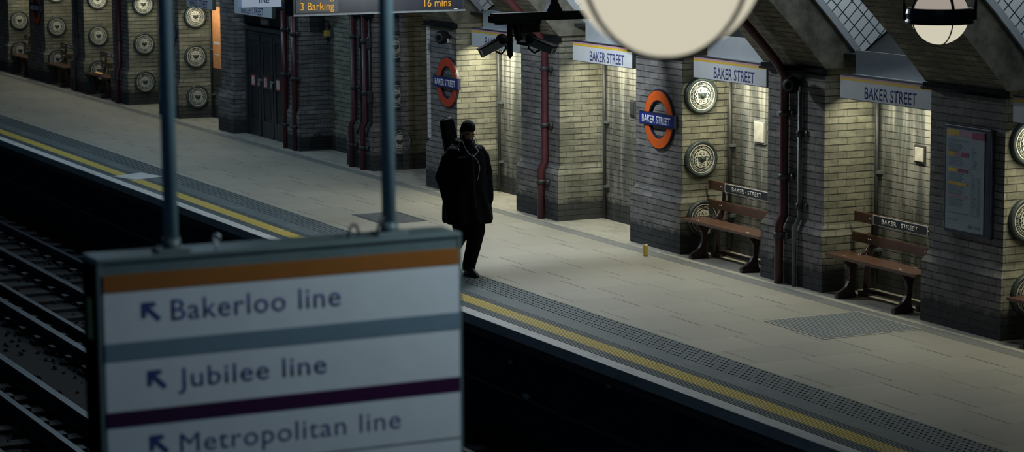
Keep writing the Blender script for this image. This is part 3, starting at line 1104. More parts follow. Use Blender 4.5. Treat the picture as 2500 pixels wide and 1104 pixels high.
for x, lb in ((-28.40, 'thin dark conduit in the lit alcove corner below the camera beam'), (-31.60, 'thin dark conduit in the lit alcove corner behind the man'), (-25.20, 'thin grey conduit in the corner above the bench by the crests'),
              (-22.12, 'thin dark conduit in the corner above the nearest whole bench'), (-44.16, 'thin dark conduit beside the orange board')):
    o = MB().tube([(x+.03, YR-.05, .06), (x+.03, YR-.05, 2.5)], .022, 8).build('conduit', M['pipe_dark'], None, lb, 'conduit', 'conduits in the alcove corners')
    for z in (.45, 1.3): MB().box(x+.0, x+.09, YR-.07, YR, z-.015, z+.015).build('pipe_clamp', M['pipe_grey'], o)

# small fittings on the walls
def plate(name, label, x0, x1, z0, z1, mat, frame=None, y=YR, d=.03):
    t = thing(name, label, 'wall plate', ((x0+x1)/2, y, (z0+z1)/2))
    w, h = (x1-x0)/2, (z1-z0)/2
    MB().box(-w, w, -d, 0, -h, h, bev=.006).build('plate', mat, t)
    MB().box(-w-.02, w+.02, -d*.6, 0, -h-.02, h+.02).build('surround', frame or M['kerb'], t)
    return t


plate('blank_plate', 'pale blank plate on the alcove wall above the bench by the crests', -24.66, -24.45, 1.39, 1.63, M['frame_pale'])
plate('socket_box', 'small pale box in a dark slot above the nearest whole bench', -21.42, -21.27, 1.49, 1.64, M['frame_pale'], M['bracket'])
plate('slot_cover', 'small dark slot in the alcove wall left of the nearer orange roundel', -27.72, -27.62, 1.45, 1.62, M['slab_grey'], M['bracket'])
mb = MB().box(-30.55, -30.42, YR-.05, YR, 1.85, 2.05)
mb.build('socket_box', M['frame_pale'], None, 'small pale box high in the alcove right of the man', 'wall plate')
# dark vent at the foot of the narrow pier, light unit above it
t = thing('vent', 'black low vent opening at the foot of the narrow pier by the doors', 'vent', (-37.95, 14.92, .14), pi/2)
MB().box(-.25, .25, -.012, .01, -.09, .09).build('vent_hole', M['black'], t)
mb = MB()
for z in (-.05, 0, .05): mb.box(-.25, .25, -.022, -.008, z-.008, z+.008)
mb.build('vent_bar', M['bracket'], t)
t = thing('wall_light', 'small yellow and white box unit high on the dim pier side', 'wall light', (-37.93, 15.02, 1.95), pi/2)
MB().box(-.02, .09, -.16, 0, -.07, .07, bev=.01).build('box', M['cctv_grey'], t)
MB().box(-.10, -.02, -.14, -.02, -.05, .05, bev=.01).build('yellow_lens', M['can_yellow'], t, 'yellow lens')
MB().tube([(0, -.05, .06), (-.01, -.05, .16), (-.05, -.02, .22)], .012).build('cable', M['bracket'], t)


def loudspeaker(x, label):
    t = thing('loudspeaker', label, 'loudspeaker', (x, 14.50, 2.24), radians(25), 'loudspeakers on the piers')
    MB().lathe([(0, -.30), (.10, -.30), (.125, -.27), (.13, -.18), (.11, -.10), (.06, -.06), (0, -.05)], axis='y', n=24).build('housing', M['soot_black'], t)
    MB().lathe([(0, -.295), (.09, -.303), (.098, -.295)], axis='y', n=24).build('grille', M['bracket'], t)
    MB().box(-.03, .03, -.10, .06, -.03, .03).build('bracket', M['black'], t)
    MB().box(.12, .14, -.2, -.18, -.10, -.02).build('tag', M['paper'], t)
    t.scale = (.74, .74, .74)


loudspeaker(-31.95, 'black loudspeaker above the red roundel behind the man')
loudspeaker(-22.72, 'black loudspeaker above the pipes near the nearest whole bench')

# ------------------------------------------------------------------ timetable and posters
t = thing('timetable', 'framed dim timetable poster on the pier at the right', 'poster', (-19.985, 14.535, .965))
W, Hh = .735, 1.08
MB().box(-.02, W, -.05, 0, 0, Hh, bev=.008).build('frame', M['poster_navy'], t)
MB().box(.012, .635, -.054, -.045, .04, Hh-.035).build('sheet', M['dim_sheet'], t, 'pale timetable sheet')
mb = MB()
for x0, x1, z0, z1, k in ((.02, .23, .975, 1.035, 0), (.23, .44, .975, 1.035, 1), (.44, .635, .965, 1.035, 2),
                          (.05, .16, .775, .82, 0), (.16, .27, .775, .82, 1), (.27, .38, .775, .82, 2),
                          (.05, .215, .62, .652, 0), (.215, .38, .62, .652, 2), (.05, .37, .49, .517, 0), (.05, .36, .365, .39, 1)):
    MB().box(x0, x1, -.057, -.053, z0, z1).build('colour_band', M[('poster_yellow', 'poster_mauve', 'poster_maroon')[k]], t, ('amber', 'mauve', 'maroon')[k]+' heading band')
mb = MB()
for z, w, h in ((.93, .32, .016), (.895, .20, .012), (.87, .22, .012), (.847, .20, .012), (.823, .17, .012)):
    mb.box(.05, .05+w, -.057, -.053, z-h/2, z+h/2)
for z0 in (.755, .60, .47, .345):
    for k in range(4):
        mb.box(.05, .05+.24-.03*(k % 2), -.057, -.053, z0-k*.022-.004, z0-k*.022+.004)
for z in [.88-.021*k for k in range(33)]:
    if .62 < z < .66: continue
    mb.box(.43, .43+random.uniform(.03, .09), -.057, -.053, z-.003, z+.003)
    if z < .6: mb.box(.53, .53+random.uniform(.03, .06), -.057, -.053, z-.003, z+.003)
mb.box(.05, .40, -.057, -.053, .205, .213)
mb.box(.05, .20, -.057, -.053, .135, .143)
mb.box(.48, .58, -.057, -.053, .10, .108)
mb.box(.48, .58, -.057, -.053, .083, .090)
ring_mesh2 = [(.42+.022*cos(a), .095+.022*sin(a)) for a in [2*pi*k/20 for k in range(20)]]
mb.prism(ring_mesh2, 'y', -.057, -.053)
mb.box(.39, .45, -.058, -.053, .09, .10)
mb.build('small_print', M['poster_print'], t, 'grey rows of small print')


def strip_poster(x, y, z0, w, h, label, bands):
    t = thing('wall_poster', label, 'poster', (x, y, z0))
    MB().box(0, w, -.03, 0, 0, h).build('frame', M['poster_navy'], t)
    MB().box(.015, w-.015, -.033, -.026, .015, h-.015).build('sheet', M['sign_white'], t)
    for i, (a, b) in enumerate(bands): MB().box(.015, w-.015, -.036, -.03, a*h, b*h).build('colour_band', M['slate' if i % 2 else 'poster_maroon'], t)


strip_poster(-50.45, YR, 1.03, .5, 1.15, 'striped poster on the far alcove wall beside a maroon pipe', [(.60, .64), (.78, .82), (.40, .44), (.02, .18)])
strip_poster(-59.85, YR, 1.20, .5, .9, 'dim poster at the far left edge of the wall', [(.30, .34), (.66, .70)])
t = thing('advert_board', 'tall orange board in the alcove left of the black doors', 'board', (-43.86, YR, .66))
MB().box(-.20, .30, -.04, 0, 0, 1.50).build('frame', M['bracket'], t)
MB().box(-.18, .28, -.045, -.035, .30, 1.46).build('sheet', M['orange_board'], t)
MB().box(-.10, .2, -.047, -.044, .75, .80).build('print', M['paper'], t)
MB().box(-.10, .18, -.047, -.044, .55, .57).build('print', M['paper'], t)

# ------------------------------------------------------------------ things on and in the floor


def grating(name, label, cx, cy, lx, ly, along, pitch, mat, border, bw=.02):
    t = thing(name, label, 'floor cover', (cx, cy, 0))
    MB().box(-lx/2, lx/2, -ly/2, ly/2, .0, .004).build('base', M['bracket'] if mat is M['grate'] else mat, t)
    mb = MB()
    if along == 'x':
        y = -ly/2+pitch/2
        while y < ly/2:
            mb.box(-lx/2+bw, lx/2-bw, y-pitch*.28, y+pitch*.28, .003, .007)
            y += pitch
    else:
        x = -lx/2+pitch/2
        while x < lx/2:
            mb.box(x-pitch*.3, x+pitch*.3, -ly/2+bw, ly/2-bw, .003, .007)
            x += pitch
    mb.build('grid_bar', mat, t)
    mb = MB()
    for (a, b, c, d) in ((-lx/2-bw, lx/2+bw, -ly/2-bw, -ly/2), (-lx/2-bw, lx/2+bw, ly/2, ly/2+bw), (-lx/2-bw, -lx/2, -ly/2, ly/2), (lx/2, lx/2+bw, -ly/2, ly/2)):
        mb.box(a, b, c, d, .0, .006)
    mb.build('rim', border, t)


grating('drain_grate', 'small dark drain grate in the slabs behind the right sign pole', -29.93, 12.68, 1.0, .62, 'y', .07, M['grate'], M['grate'])
grating('access_cover', 'large grey ribbed cover set in the slabs by the nearest whole bench', -20.5, 13.62, 1.1, 1.12, 'x', .045, M['steel_plate'], M['frame_pale'])
t = thing('ramp_mark', 'pale patch across the yellow line behind the left sign pole', 'mat', (-35.95, 11.08, 0))
MB().prism([(-.20, -.34), (.38, -.16), (.20, .33), (-.42, .18)], 'z', .006, .012).build('sheet', M['paper'], t)
MB().prism([(-.22, -.36), (.40, -.17), (.21, .35), (-.44, .19)], 'z', .0055, .009).build('edge', M['frame_pale'], t)
mb = MB().box(-27.45, -27.05, 10.84, 11.0, .005, .0075)
mb.build('paint_patch', M['yellow_line'], None, 'short loose patch of yellow paint by the line end above the sign', 'paint patch')
t = thing('drink_can', 'yellow drink can standing on the platform below the orange roundel', 'can', (-25.41, 14.08, 0))
MB().lathe([(0, 0), (.024, 0), (.031, .010), (.032, .02), (.032, .125), (.028, .138), (0, .138)], n=24).build('can_body', M['can_yellow'], t, 'yellow can wall')
MB().lathe([(.028, .137), (.028, .143), (.025, .143), (.024, .139), (0, .139)], n=24).build('can_lid', M['can_top'], t, 'bare metal lid')
MB().box(-.012, .006, -.006, .006, .139, .142).build('ring_pull', M['can_top'], t)

# ------------------------------------------------------------------ tracks
ZR = -1.10


def rail_prof(y, s=1.):
    return [(y-.035*s, ZR), (y+.035*s, ZR), (y+.035*s, ZR-.04), (y+.010*s, ZR-.055), (y+.010*s, ZR-.12), (y+.07*s, ZR-.145), (y+.07*s, ZR-.155), (y-.07*s, ZR-.155), (y-.07*s, ZR-.145), (y-.010*s, ZR-.12), (y-.010*s, ZR-.055), (y-.035*s, ZR-.04)]


for y, s, lb in ((9.92, 1, 'running rail nearest the platform edge'), (9.19, 1.3, 'conductor rail between the running rails of the near track'), (8.36, 1, 'shiny running rail on the far side of the near track'), (8.03, 1.3, 'pale conductor rail beyond the near track'),
                 (7.03, 1.3, 'conductor rail with a bright glint beside the second track'), (6.50, 1, 'running rail of the second track nearest its conductor rail'), (5.78, 1.3, 'centre conductor rail of the second track'), (5.06, 1, 'farthest running rail of the second track')):
    MB().prism(rail_prof(y, s), 'x', XF, XN).build('rail', M['rail'], None, lb, 'rail', 'steel rails of the two tracks')
sl0 = None
for yc, nm in ((9.13, 'near'), (5.78, 'second')):
    n0 = 34 if nm == 'near' else 24
    for k in range(n0):
        x = -44.5+k*.72 if nm == 'near' else -34+k*.72
        if sl0 is None:
            sl0 = MB().box(-.12, .12, -1.3, 1.3, ZR-.28, ZR-.156, bev=.012).build('sleeper', M['sleeper'], None, 'dark timber sleeper under the near track', 'sleeper', 'sleepers under the near track')
            for yy in (.79, -.77, .06, -1.10): MB().box(-.09, .09, yy-.16, yy-.08, ZR-.156, ZR-.11).box(-.09, .09, yy-.08, yy+.08, ZR-.157, ZR-.154).box(-.09, .09, yy+.08, yy+.16, ZR-.156, ZR-.11).build('rail_chair', M['insulator'], sl0)
            o = sl0
            o.location = (x, yc, 0)
        else:
            o = dup(sl0, (x, yc, 0))
        if nm == 'second':
            o['label'] = 'dark timber sleeper under the second track'
            o['group'] = 'sleepers under the second track'
mb = MB()
for k in range(2600):
    x, y = random.uniform(-45, -15), random.uniform(3.5, 10.75)
    r = random.uniform(.02, .055)
    g = bmesh.ops.create_icosphere(mb.bm, subdivisions=1, radius=1)
    mm = Matrix.Translation((x, y, -1.30+r*.3)) @ Euler((random.random()*6, random.random()*6, 0)).to_matrix().to_4x4() @ Matrix.Diagonal((r*random.uniform(.7, 1.4), r, r*random.uniform(.5, 1), 1))
    bmesh.ops.transform(mb.bm, matrix=mm, verts=g['verts'])
mb.build('ballast_stones', M['ballast'], None, 'loose black ballast stones between the rails', 'ballast', None, 'stuff')
LIT = [(-21.92, 10.745, .11, .035, -.76, 'crumpled grey paper caught on the platform wall below the edge', M['litter']), (-20.10, 10.745, .07, .035, -.30, 'dull yellow scrap caught on the platform wall below the edge', M['litter_y']),
       (-22.25, 10.745, .05, .03, -.44, 'dim grey lump of litter on the platform wall right of the big sign', M['litter']), (-21.2, 10.30, .10, .07, -1.30, 'dim grey lump of litter on the ballast below the platform edge', M['litter'])]
for i, (x, y, a, b, z, lb, mt) in enumerate(LIT):
    mb = MB()
    for k in range(4):
        v = [mb.bm.verts.new((random.uniform(-a, a), random.uniform(-b, b), random.uniform(0, a))) for _ in range(3)]
        mb.bm.faces.new(v)
    bmesh.ops.convex_hull(mb.bm, input=mb.bm.verts[:])
    o = mb.build('litter', mt, None, lb, 'litter')
    o.location = (x, y, z)
# ledge with cables on the platform wall
o = MB().tube([(XF, 10.74, -.75), (-30, 10.74, -.74), (XN, 10.74, -.75)], .03).build('cable', M['bracket'], None, 'black cable running along the platform wall above the track', 'cable')

# ------------------------------------------------------------------ hanging direction sign in the foreground
t = thing('direction_sign', 'large hanging line direction sign with two poles in the foreground', 'sign', (-6.724, 1.96, 2.60), pi/2)
SW, SH, ST = 1.115, .845, .15
mb = MB().box(-.018, 0, 0, ST, 0, SH, bev=.003).box(SW, SW+.010, 0, ST, 0, SH).box(-.018, SW+.010, -.004, ST, SH, SH+.014, bev=.004).box(-.018, SW+.010, 0, ST, -.014, 0)
mb.box(-.018, SW+.010, .004, ST-.004, 0, SH)
mb.build('sign_box', M['sign_frame'], t, 'grey green sign box')
MB().box(-.022, -.017, .05, .09, .62, .74).build('side_tag', M['litter_y'], t, 'small dull yellow tag on the box side')
MB().box(0, SW, -.002, .006, .002, SH-.036).build('sign_face', M['sign_white'], t, 'pale sign face')
z0 = 2.60
for a, b, mt, lb in ((3.361, 3.411, M['bk_brown'], 'orange brown line stripe'), (3.161, 3.213, M['slate'], 'slate grey line stripe'), (2.967, 3.012, M['met_purple'], 'dark purple line stripe')):
    MB().box(0, SW, -.004, .004, a-z0, b-z0).build('line_stripe', mt, t, lb)
MB().box(0, SW, -.0035, .004, 2.820-z0, 2.824-z0).build('panel_joint', M['sign_edge'], t)
for txt, x0, x1, zb, h in (('Bakerloo line', .200, .726, 3.266, .064), ('Jubilee line', .215, .677, 3.066, .060), ('Metropolitan line', .216, .915, 2.872, .060)):
    text('lettering', txt, M['sign_blue'], t, (x0, -.002, zb-z0), width=x1-x0, height=h, bold=(0. if txt[0] == 'M' else .006), align='LEFT', spacing=1.08)
for x0, zb in ((.112, 3.268), (.124, 3.068), (.125, 2.876)):
    s = .057
    pts = [(0, 1), (.72, 1), (.72, .78), (.38, .78), (1.0, .16), (.86, 0), (.22, .62), (.22, .22), (0, .22)]
    MB().prism([(x0+s*px, zb-z0+s*pz) for px, pz in pts], 'y', -.004, -.001).build('arrow', M['sign_blue'], t, 'dark blue arrow pointing up left')
for x in (.230, .919):
    MB().tube([(x, .075, SH+.01), (x, .075, 3.75)], .0215, 16).build('pole', M['pole'], t)
    mb = MB().tube([(x, .075, SH+.012), (x, .075, SH+.05)], .027, 16).box(x-.05, x+.05, .04, .11, SH+.008, SH+.022, bev=.004)
    mb.build('pole_collar', M['sign_frame'], t)
mb = MB().tube([(.353, .03, SH+.01), (.353, .03, SH+.035)], .004, 8)
mb.lathe([(.010+.004*cos(a), .004*sin(a)) for a in [2*pi*k/8 for k in range(9)]], (.353, .03, SH+.047), axis='y', n=16)
mb.build('eye_bolt', M['steel'], t, 'steel eye bolt')
for x, r in ((.80, .035), (.905, .05)):
    mb = MB().tube([(x+r*.9*cos(a)*.8, .07+.02*cos(a), SH+.012+r*1.1*sin(a)) for a in [pi*k/10 for k in range(11)]], .0045, 8)
    mb.build('cable_loop', M['bracket'], t)

# ------------------------------------------------------------------ globe lamps


def globe_lamp(loc, label, angs, rotz=0., rod=1.5):
    t = thing('globe_lamp', label, 'lamp', loc, rotz, 'globe lamps hanging under the vault')
    R = .226
    MB().lathe([(0, -R)]+[(R*sin(a), -R*cos(a)) for a in [pi/2*k/14 for k in range(1, 15)]], n=48).build('lower_globe', M['globe_glass'], t, 'bright lower glass bowl')
    MB().lathe([(R*cos(a), R*sin(a)) for a in [radians(80)*k/14 for k in range(0, 15)]]+[(0, R*.99)], n=48).build('upper_globe', M['globe_upper'], t, 'dimmer upper glass dome')
    MB().lathe([(R+.002, -.062), (.262, -.062), (.268, -.045), (.262, -.02), (.268, .02), (.262, .055), (.25, .062), (R-.01, .062), (R-.01, -.062), (R+.002, -.062)], n=48, smooth=False).build('ring', M['black_gloss'], t, 'black cage ring')
    for a in angs:
        a = radians(a)
        pts = [((R+.005)*cos(b)*cos(a), (R+.005)*cos(b)*sin(a), -(R+.005)*sin(b)) for b in [radians(90)*k/12 for k in range(1, 13)]]
        MB().tube(pts, .0055, 8).build('lower_rib', M['black_gloss'], t)
        pts = [((R+.008)*cos(b)*cos(a), (R+.008)*cos(b)*sin(a), (R+.008)*sin(b)) for b in [radians(82)*k/12 for k in range(1, 13)]]
        MB().tube(pts, .012, 8).build('upper_rib', M['black_gloss'], t)
    MB().lathe([(.10, .20), (.11, .22), (.07, .27), (.03, .30), (.02, .34), (0, .34)], n=24).build('cap', M['black_gloss'], t)
    mb = MB()
    for s in (-1, 1):
        mb.tube([(s*.275, 0, -.03), (s*.275, 0, .20), (s*.20, 0, .33), (0, 0, .37)], .013, 8)
    mb.build('yoke', M['black_gloss'], t)
    MB().tube([(0, 0, .33), (0, 0, rod)], .016, 10).build('rod', M['black_gloss'], t)
    return t


# azimuth of the view direction from the lamps is about 26 degrees off the x axis
globe_lamp((-4.912, 2.774, 4.347), 'big blurred lamp globe at the top of the picture', (-91.5-54, -91.5+54, -91.5+126, -91.5-126), radians(62), 2.1)
globe_lamp((-15.93, 11.464, 3.408), 'smaller lit globe lamp with black ring at the upper right', (-89.7-68, -89.7+27, -89.7+112, -89.7+200), radians(54), 1.54)
globe_lamp((-20.6, 11.464, 3.408), 'globe lamp over the platform hidden behind the big blurred globe', (30, 150, 270), 0, 1.54)
for (x, y, z, e) in OVERHEAD+[(-5.85, 3.75, 4.50, 0)]:  # the last globe is an added one, hung over the added sign light
    globe_lamp((x, y, z+.42), 'unseen globe lamp high under the vault, above the top of the picture', (30, 150, 270), 0, VC[1]+sqrt(VR**2-(y-VC[0])**2)-z-.43)

# ------------------------------------------------------------------ train indicator
t = thing('train_indicator', 'dark hanging train indicator with amber dot lettering', 'display', (-28.44, 10.80, 2.815), pi/2)
MB().box(0, 2.33, 0, .30, 0, .55, bev=.012).build('case', M['black'], t)
MB().box(.03, 2.30, -.008, .01, .035, .52).build('screen', M['screen'], t)
MB().box(.04, .60, -.010, -.006, .04, .20).build('screen_pane', M['slab_grey'], t, 'paler screen patch behind the left lettering')
mb = MB().box(0, 2.33, -.02, .01, 0, .02)
mb.build('lip', M['sign_edge'], t)
sc_ = MB().box(2.17, 2.22, -.022, -.018, .026, .034).build('indicator', M['led_white'], t)
z0 = 2.815
text('led_lettering', '3 Barking', M['led'], t, (.097, -.011, 2.887-z0), width=.445, height=.098, bold=.002, align='LEFT')
text('led_lettering', '1 Barking', M['led'], t, (.097, -.011, 3.015-z0), width=.445, height=.098, bold=.002, align='LEFT')
text('led_lettering', '16 mins', M['led'], t, (1.765, -.011, 2.883-z0), width=.368, height=.098, bold=.002, align='LEFT')
for x in (.35, 1.98):
    MB().tube([(x, .15, .54), (x, .15, 2.05)], .03, 12).build('hanger', M['black'], t)

# small lit line sign over the platform
t = thing('line_sign', 'small bright lit line sign cut by the top edge', 'sign', (-32.0, 11.405, 2.74), pi/2)
MB().box(0, .58, .006, .13, 0, .34).build('sign_box', M['sign_edge'], t)
MB().box(.0, .58, -.004, .008, .004, .336).build('sign_face', M['lit_box'], t, 'bright face')
MB().box(-.006, .004, 0, .13, .004, .336).build('sign_side', M['lit_box_side'], t, 'bluish lit side')
text('lettering', 'line', M['sign_blue'], t, (.328, -.004, .06), width=.15, height=.075, bold=.01)
for x in (.1, .48):
    MB().tube([(x, .07, .34), (x, .07, 2.2)], .018, 10).build('hanger', M['black'], t)

# ------------------------------------------------------------------ camera beam and surveillance cameras
t = thing('camera_beam', 'black beam hanging above the man and carrying two surveillance cameras', 'beam', (-26.0, 12.36, 2.82), pi/2)
MB().box(0, 2.0, -.05, .07, .0, .10, bev=.006).box(-.02, .02, -.06, .08, -.01, .07).box(.05, .62, -.04, .05, -.035, .0).build('beam', M['soot_black'], t)
MB().box(.75, .84, -.035, .045, .09, 1.02).prism([(.68, .09), (.91, .09), (.85, .2), (.74, .2)], 'y', -.04, .05).build('hanger', M['soot_black'], t)
MB().tube([(.225, 0, .02), (.225, 0, -.40)], .034, 12).lathe([(.03, -.40), (.012, -.43), (0, -.44)], (.225, 0, 0), n=12).build('drop_pole', M['soot_black'], t)
MB().tube([(.30, -.03, -.25), (.42, -.05, -.275), (.52, -.03, -.26)], .02, 8).tube([(.225, 0, -.23), (.12, -.04, -.20), (.02, -.02, -.22)], .022, 8).build('side_arm', M['soot_black'], t)
MB().tube([(.30, 0, .02), (.33, .02, -.14), (.37, .04, -.22)], .045, 10).box(.36, .62, -.02, .12, -.14, .0, bev=.02).build('motor_housing', M['soot_black'], t)


def cctv(loc, rot, label, L=.30):
    t = thing('surveillance_camera', label, 'camera', loc, 0, 'surveillance cameras on the beam')
    t.rotation_euler = rot
    # local: lens towards -y
    MB().box(-.055, .055, -L/2, L/2, -.05, .05, bev=.012).build('case', M['cctv_grey'], t)
    MB().box(-.065, .065, -L/2-.03, L/2*.7, .045, .062, bev=.006).build('sun_shield', M['soot_black'], t)
    mb = MB()
    for (a, b, c, d) in ((-.055, .055, .042, .052), (-.055, .055, -.052, -.042), (-.057, -.047, -.052, .052), (.047, .057, -.052, .052)):
        mb.box(a, b, -L/2-.02, -L/2, c, d)
    mb.build('front_frame', M['frame_pale'], t)
    MB().lathe([(0, -L/2-.005), (.03, -L/2-.005), (.035, -L/2), (0, -L/2+.001)], axis='y', n=20).build('lens', M['black_gloss'], t)
    MB().ball((0, L/2-.02, .02), .075, .075, .075, 14).build('swivel', M['soot_black'], t)
    MB().tube([(0, L/2, -.02), (0, L/2-.02, -.09), (.02, L/2-.1, -.12), (.0, 0, -.06)], .012, 8).build('lead', M['soot_black'], t)
    return t


cctv((-25.95, 12.34, 2.535), Euler((radians(26), 0, radians(-12))), 'surveillance camera pointing down to the left under the black beam', .30)
cctv((-25.85, 12.92, 2.535), Euler((radians(20), 0, radians(130))), 'surveillance camera pointing down to the right under the black beam', .32)

# ------------------------------------------------------------------ the walking man
person = thing('person', 'man in a long black coat walking with head bowed, earphones in', 'person', (-25.2, 11.63, .001), pi/2)
# local: x to his left (right in the picture), -y forward, z up
HC = Vector((-.022, -.085, 1.640))
HM = Matrix.Translation(HC) @ Euler((radians(30), 0, radians(4))).to_matrix().to_4x4()


def head_point(th, ph):
    """skull shape, th polar from the crown, ph azimuth with the face at -y"""
    d = Vector((sin(th)*cos(ph), sin(th)*sin(ph), cos(th)))
    rx, ry, rz = .076, .094, .122
    p = Vector((d.x*rx, d.y*ry, d.z*rz))
    if d.z < 0:           # narrow towards the jaw
        k = 1-.30*(-d.z)**1.4
        p.x *= k
        if d.y > 0: p.y *= 1-.35*(-d.z)
    return p


def head_surf(mb, n=28, m_=20, grow=0., sel=None):
    g = {}
    for i in range(m_+1):
        for k in range(n):
            th = pi*i/m_
            ph = 2*pi*k/n
            p = head_point(th, ph)
            p = p*(1+grow/p.length)
            if sel is not None and not sel(p): continue
            g[i, k] = mb.bm.verts.new(p)
    for i in range(m_):
        for k in range(n):
            q = [g.get(a) for a in ((i, k), (i+1, k), (i+1, (k+1) % n), (i, (k+1) % n))]
            if all(q):
                try: mb.bm.faces.new(q).smooth = True
                except ValueError: pass


hd = MB()
head_surf(hd)
bmesh.ops.remove_doubles(hd.bm, verts=hd.bm.verts[:], dist=.0005)
hd.prism([(-.105, -.022), (-.088, .030), (-.075, .035), (-.075, -.03), (-.09, -.034)], 'x', -.011, .011)    # nose
hd.ball((0, -.108, -.020), .012, .011, .010, 10)
for s in (-1, 1):
    hd.ball((s*.013, -.100, -.022), .008, .008, .007, 8)
    hd.ball((s*.030, -.082, .028), .022, .012, .008, 10)          # brow
    hd.ball((s*.042, -.066, -.012), .020, .018, .016, 10)         # cheek
    hd.ball((s*.078, .006, .0), .009, .022, .032, 10)             # ear
hd.ball((0, -.088, -.050), .024, .012, .007, 10)
hd.ball((0, -.086, -.060), .021, .012, .007, 10)
hd.ball((0, -.078, -.093), .026, .022, .018, 10)                 # chin
hd.xf(HM)
bd = MB()
tmp = bpy.data.meshes.new('tmp')
hd.bm.to_mesh(tmp)
bd.bm.from_mesh(tmp)
bd.tube([(0, .0, 1.44), (0, -.02, 1.50), HC+Vector((0, .03, -.06))], [.062, .056, .056], 14)     # neck
bd.loft([(0, 0, .84, .155, .11), (0, 0, .95, .165, .115), (0, 0, 1.08, .14, .10), (0, 0, 1.28, .165, .115), (0, 0, 1.40, .165, .10), (0, 0, 1.46, .09, .07)], 20)
LEGS = {1: [(.09, 0, .90), (.065, -.13, .52), (-.018, -.10, .10)], -1: [(-.09, 0, .90), (-.075, -.01, .49), (-.06, .33, .19)]}
for s, J in LEGS.items():
    h, k, a = (Vector(p) for p in J)
    bd.tube([h, h.lerp(k, .5), k, k.lerp(a, .35), a], [.092, .078, .056, .056, .038], 14)
ft = {1: (-.018, -.10, .0), -1: (-.06, .33, .06)}
ARMS = {}
for s in (-1, 1):
    sh, el, wr = Vector((s*.185, .0, 1.405)), Vector((s*.275, .05, 1.13)), Vector((s*.225, -.055, .90))
    ARMS[s] = (sh, el, wr)
    bd.tube([sh, sh.lerp(el, .5), el, el.lerp(wr, .4), wr], [.056, .050, .042, .040, .028], 12)
    # hand in the pocket: palm, curled fingers, thumb
    hp = wr+Vector((-s*.055, .0, -.055))
    bd.ball(hp, .022, .040, .048, 12)
    for i, (dy, ln) in enumerate(((-.030, .066), (-.011, .074), (.009, .070), (.027, .055))):
        b0 = hp+Vector((0, dy, -.035))
        bd.tube([b0, b0+Vector((-s*.008, -.004, -ln*.5)), b0+Vector((-s*.030, -.006, -ln*.85))], [.0095, .009, .0075], 8)
    bd.tube([hp+Vector((0, -.034, .012)), hp+Vector((-s*.012, -.058, -.012)), hp+Vector((-s*.018, -.062, -.038))], [.011, .010, .008], 8)
body = bd.build('body', [M['skin']], person)
apply_mods(body, [('REMESH', dict(mode='VOXEL', voxel_size=.0075, use_smooth_shade=True)), ('SMOOTH', dict(factor=.5, iterations=2))])
# eyes
mb = MB()
for s in (-1, 1):
    mb.ball((s*.030, -.0805, .008), .012, .008, .0045, 10)
mb.xf(HM)
mb.build('eyelid', M['skin'], person)
mb = MB()
for s in (-1, 1):
    mb.tube([(s*.018, -.0905, .0035), (s*.030, -.0895, .0015), (s*.042, -.0815, .0035)], .0022, 6)
    mb.tube([(s*.014, -.0975, .031), (s*.030, -.0965, .038), (s*.047, -.083, .033)], .0042, 6)
mb.xf(HM)
mb.build('eyebrow', M['hair'], person, 'dark brows and lashes')
# hair: short sides, fuller top; beard with moustache


def hair_sel(p):
    hl = .056 if p.y < -.055 else (.056-(p.y+.055)*1.5 if p.y < .02 else -.057)
    return p.z > hl


mb = MB()
head_surf(mb, 40, 30, .007, hair_sel)
mb2 = bmesh.ops.remove_doubles(mb.bm, verts=mb.bm.verts[:], dist=.0005)
for v in mb.bm.verts:
    if v.co.z > .03: v.co *= 1+.19*min(1, (v.co.z-.03)/.06)
    v.co *= 1+random.uniform(-.008, .012)
mb.xf(HM)
hair = mb.build('hair', M['hair'], person)
apply_mods(hair, [('SOLIDIFY', dict(thickness=.012, offset=-1.)), ('SUBSURF', dict(levels=1, render_levels=1))])


def beard_sel(p):
    if p.z > .0 or p.y > .015: return False
    return p.z < -.045 or (abs(p.x) > .050 and p.z < .0) or False


mb = MB()
head_surf(mb, 40, 30, .006, beard_sel)
bmesh.ops.remove_doubles(mb.bm, verts=mb.bm.verts[:], dist=.0005)
mb.ball((0, -.082, -.094), .028, .020, .022, 12)
for s in (-1, 1):
    mb.tube([(0, -.1015, -.040), (s*.018, -.098, -.043), (s*.030, -.088, -.056), (s*.034, -.080, -.075)], .0065, 8)
mb.xf(HM)
beard = mb.build('beard', M['hair'], person)
apply_mods(beard, [('SOLIDIFY', dict(thickness=.010, offset=0.))])

# trousers
mb = MB()
for s, J in LEGS.items():
    h, k, a = (Vector(p) for p in J)
    mb.tube([h+Vector((0, 0, .06)), h.lerp(k, .5), k+Vector((0, -.005, 0)), k.lerp(a, .5), a+Vector((0, .01, .02)), a+Vector((0, .012, -.035))], [.115, .112, .098, .086, .078, .075], 16)
mb.loft([(0, 0, .86, .17, .125), (0, 0, 1.0, .175, .125)], 18)
tr = mb.build('trousers', M['trouser'], person)
apply_mods(tr, [('REMESH', dict(mode='VOXEL', voxel_size=.014, use_smooth_shade=True)), ('SMOOTH', dict(factor=.5, iterations=3))])
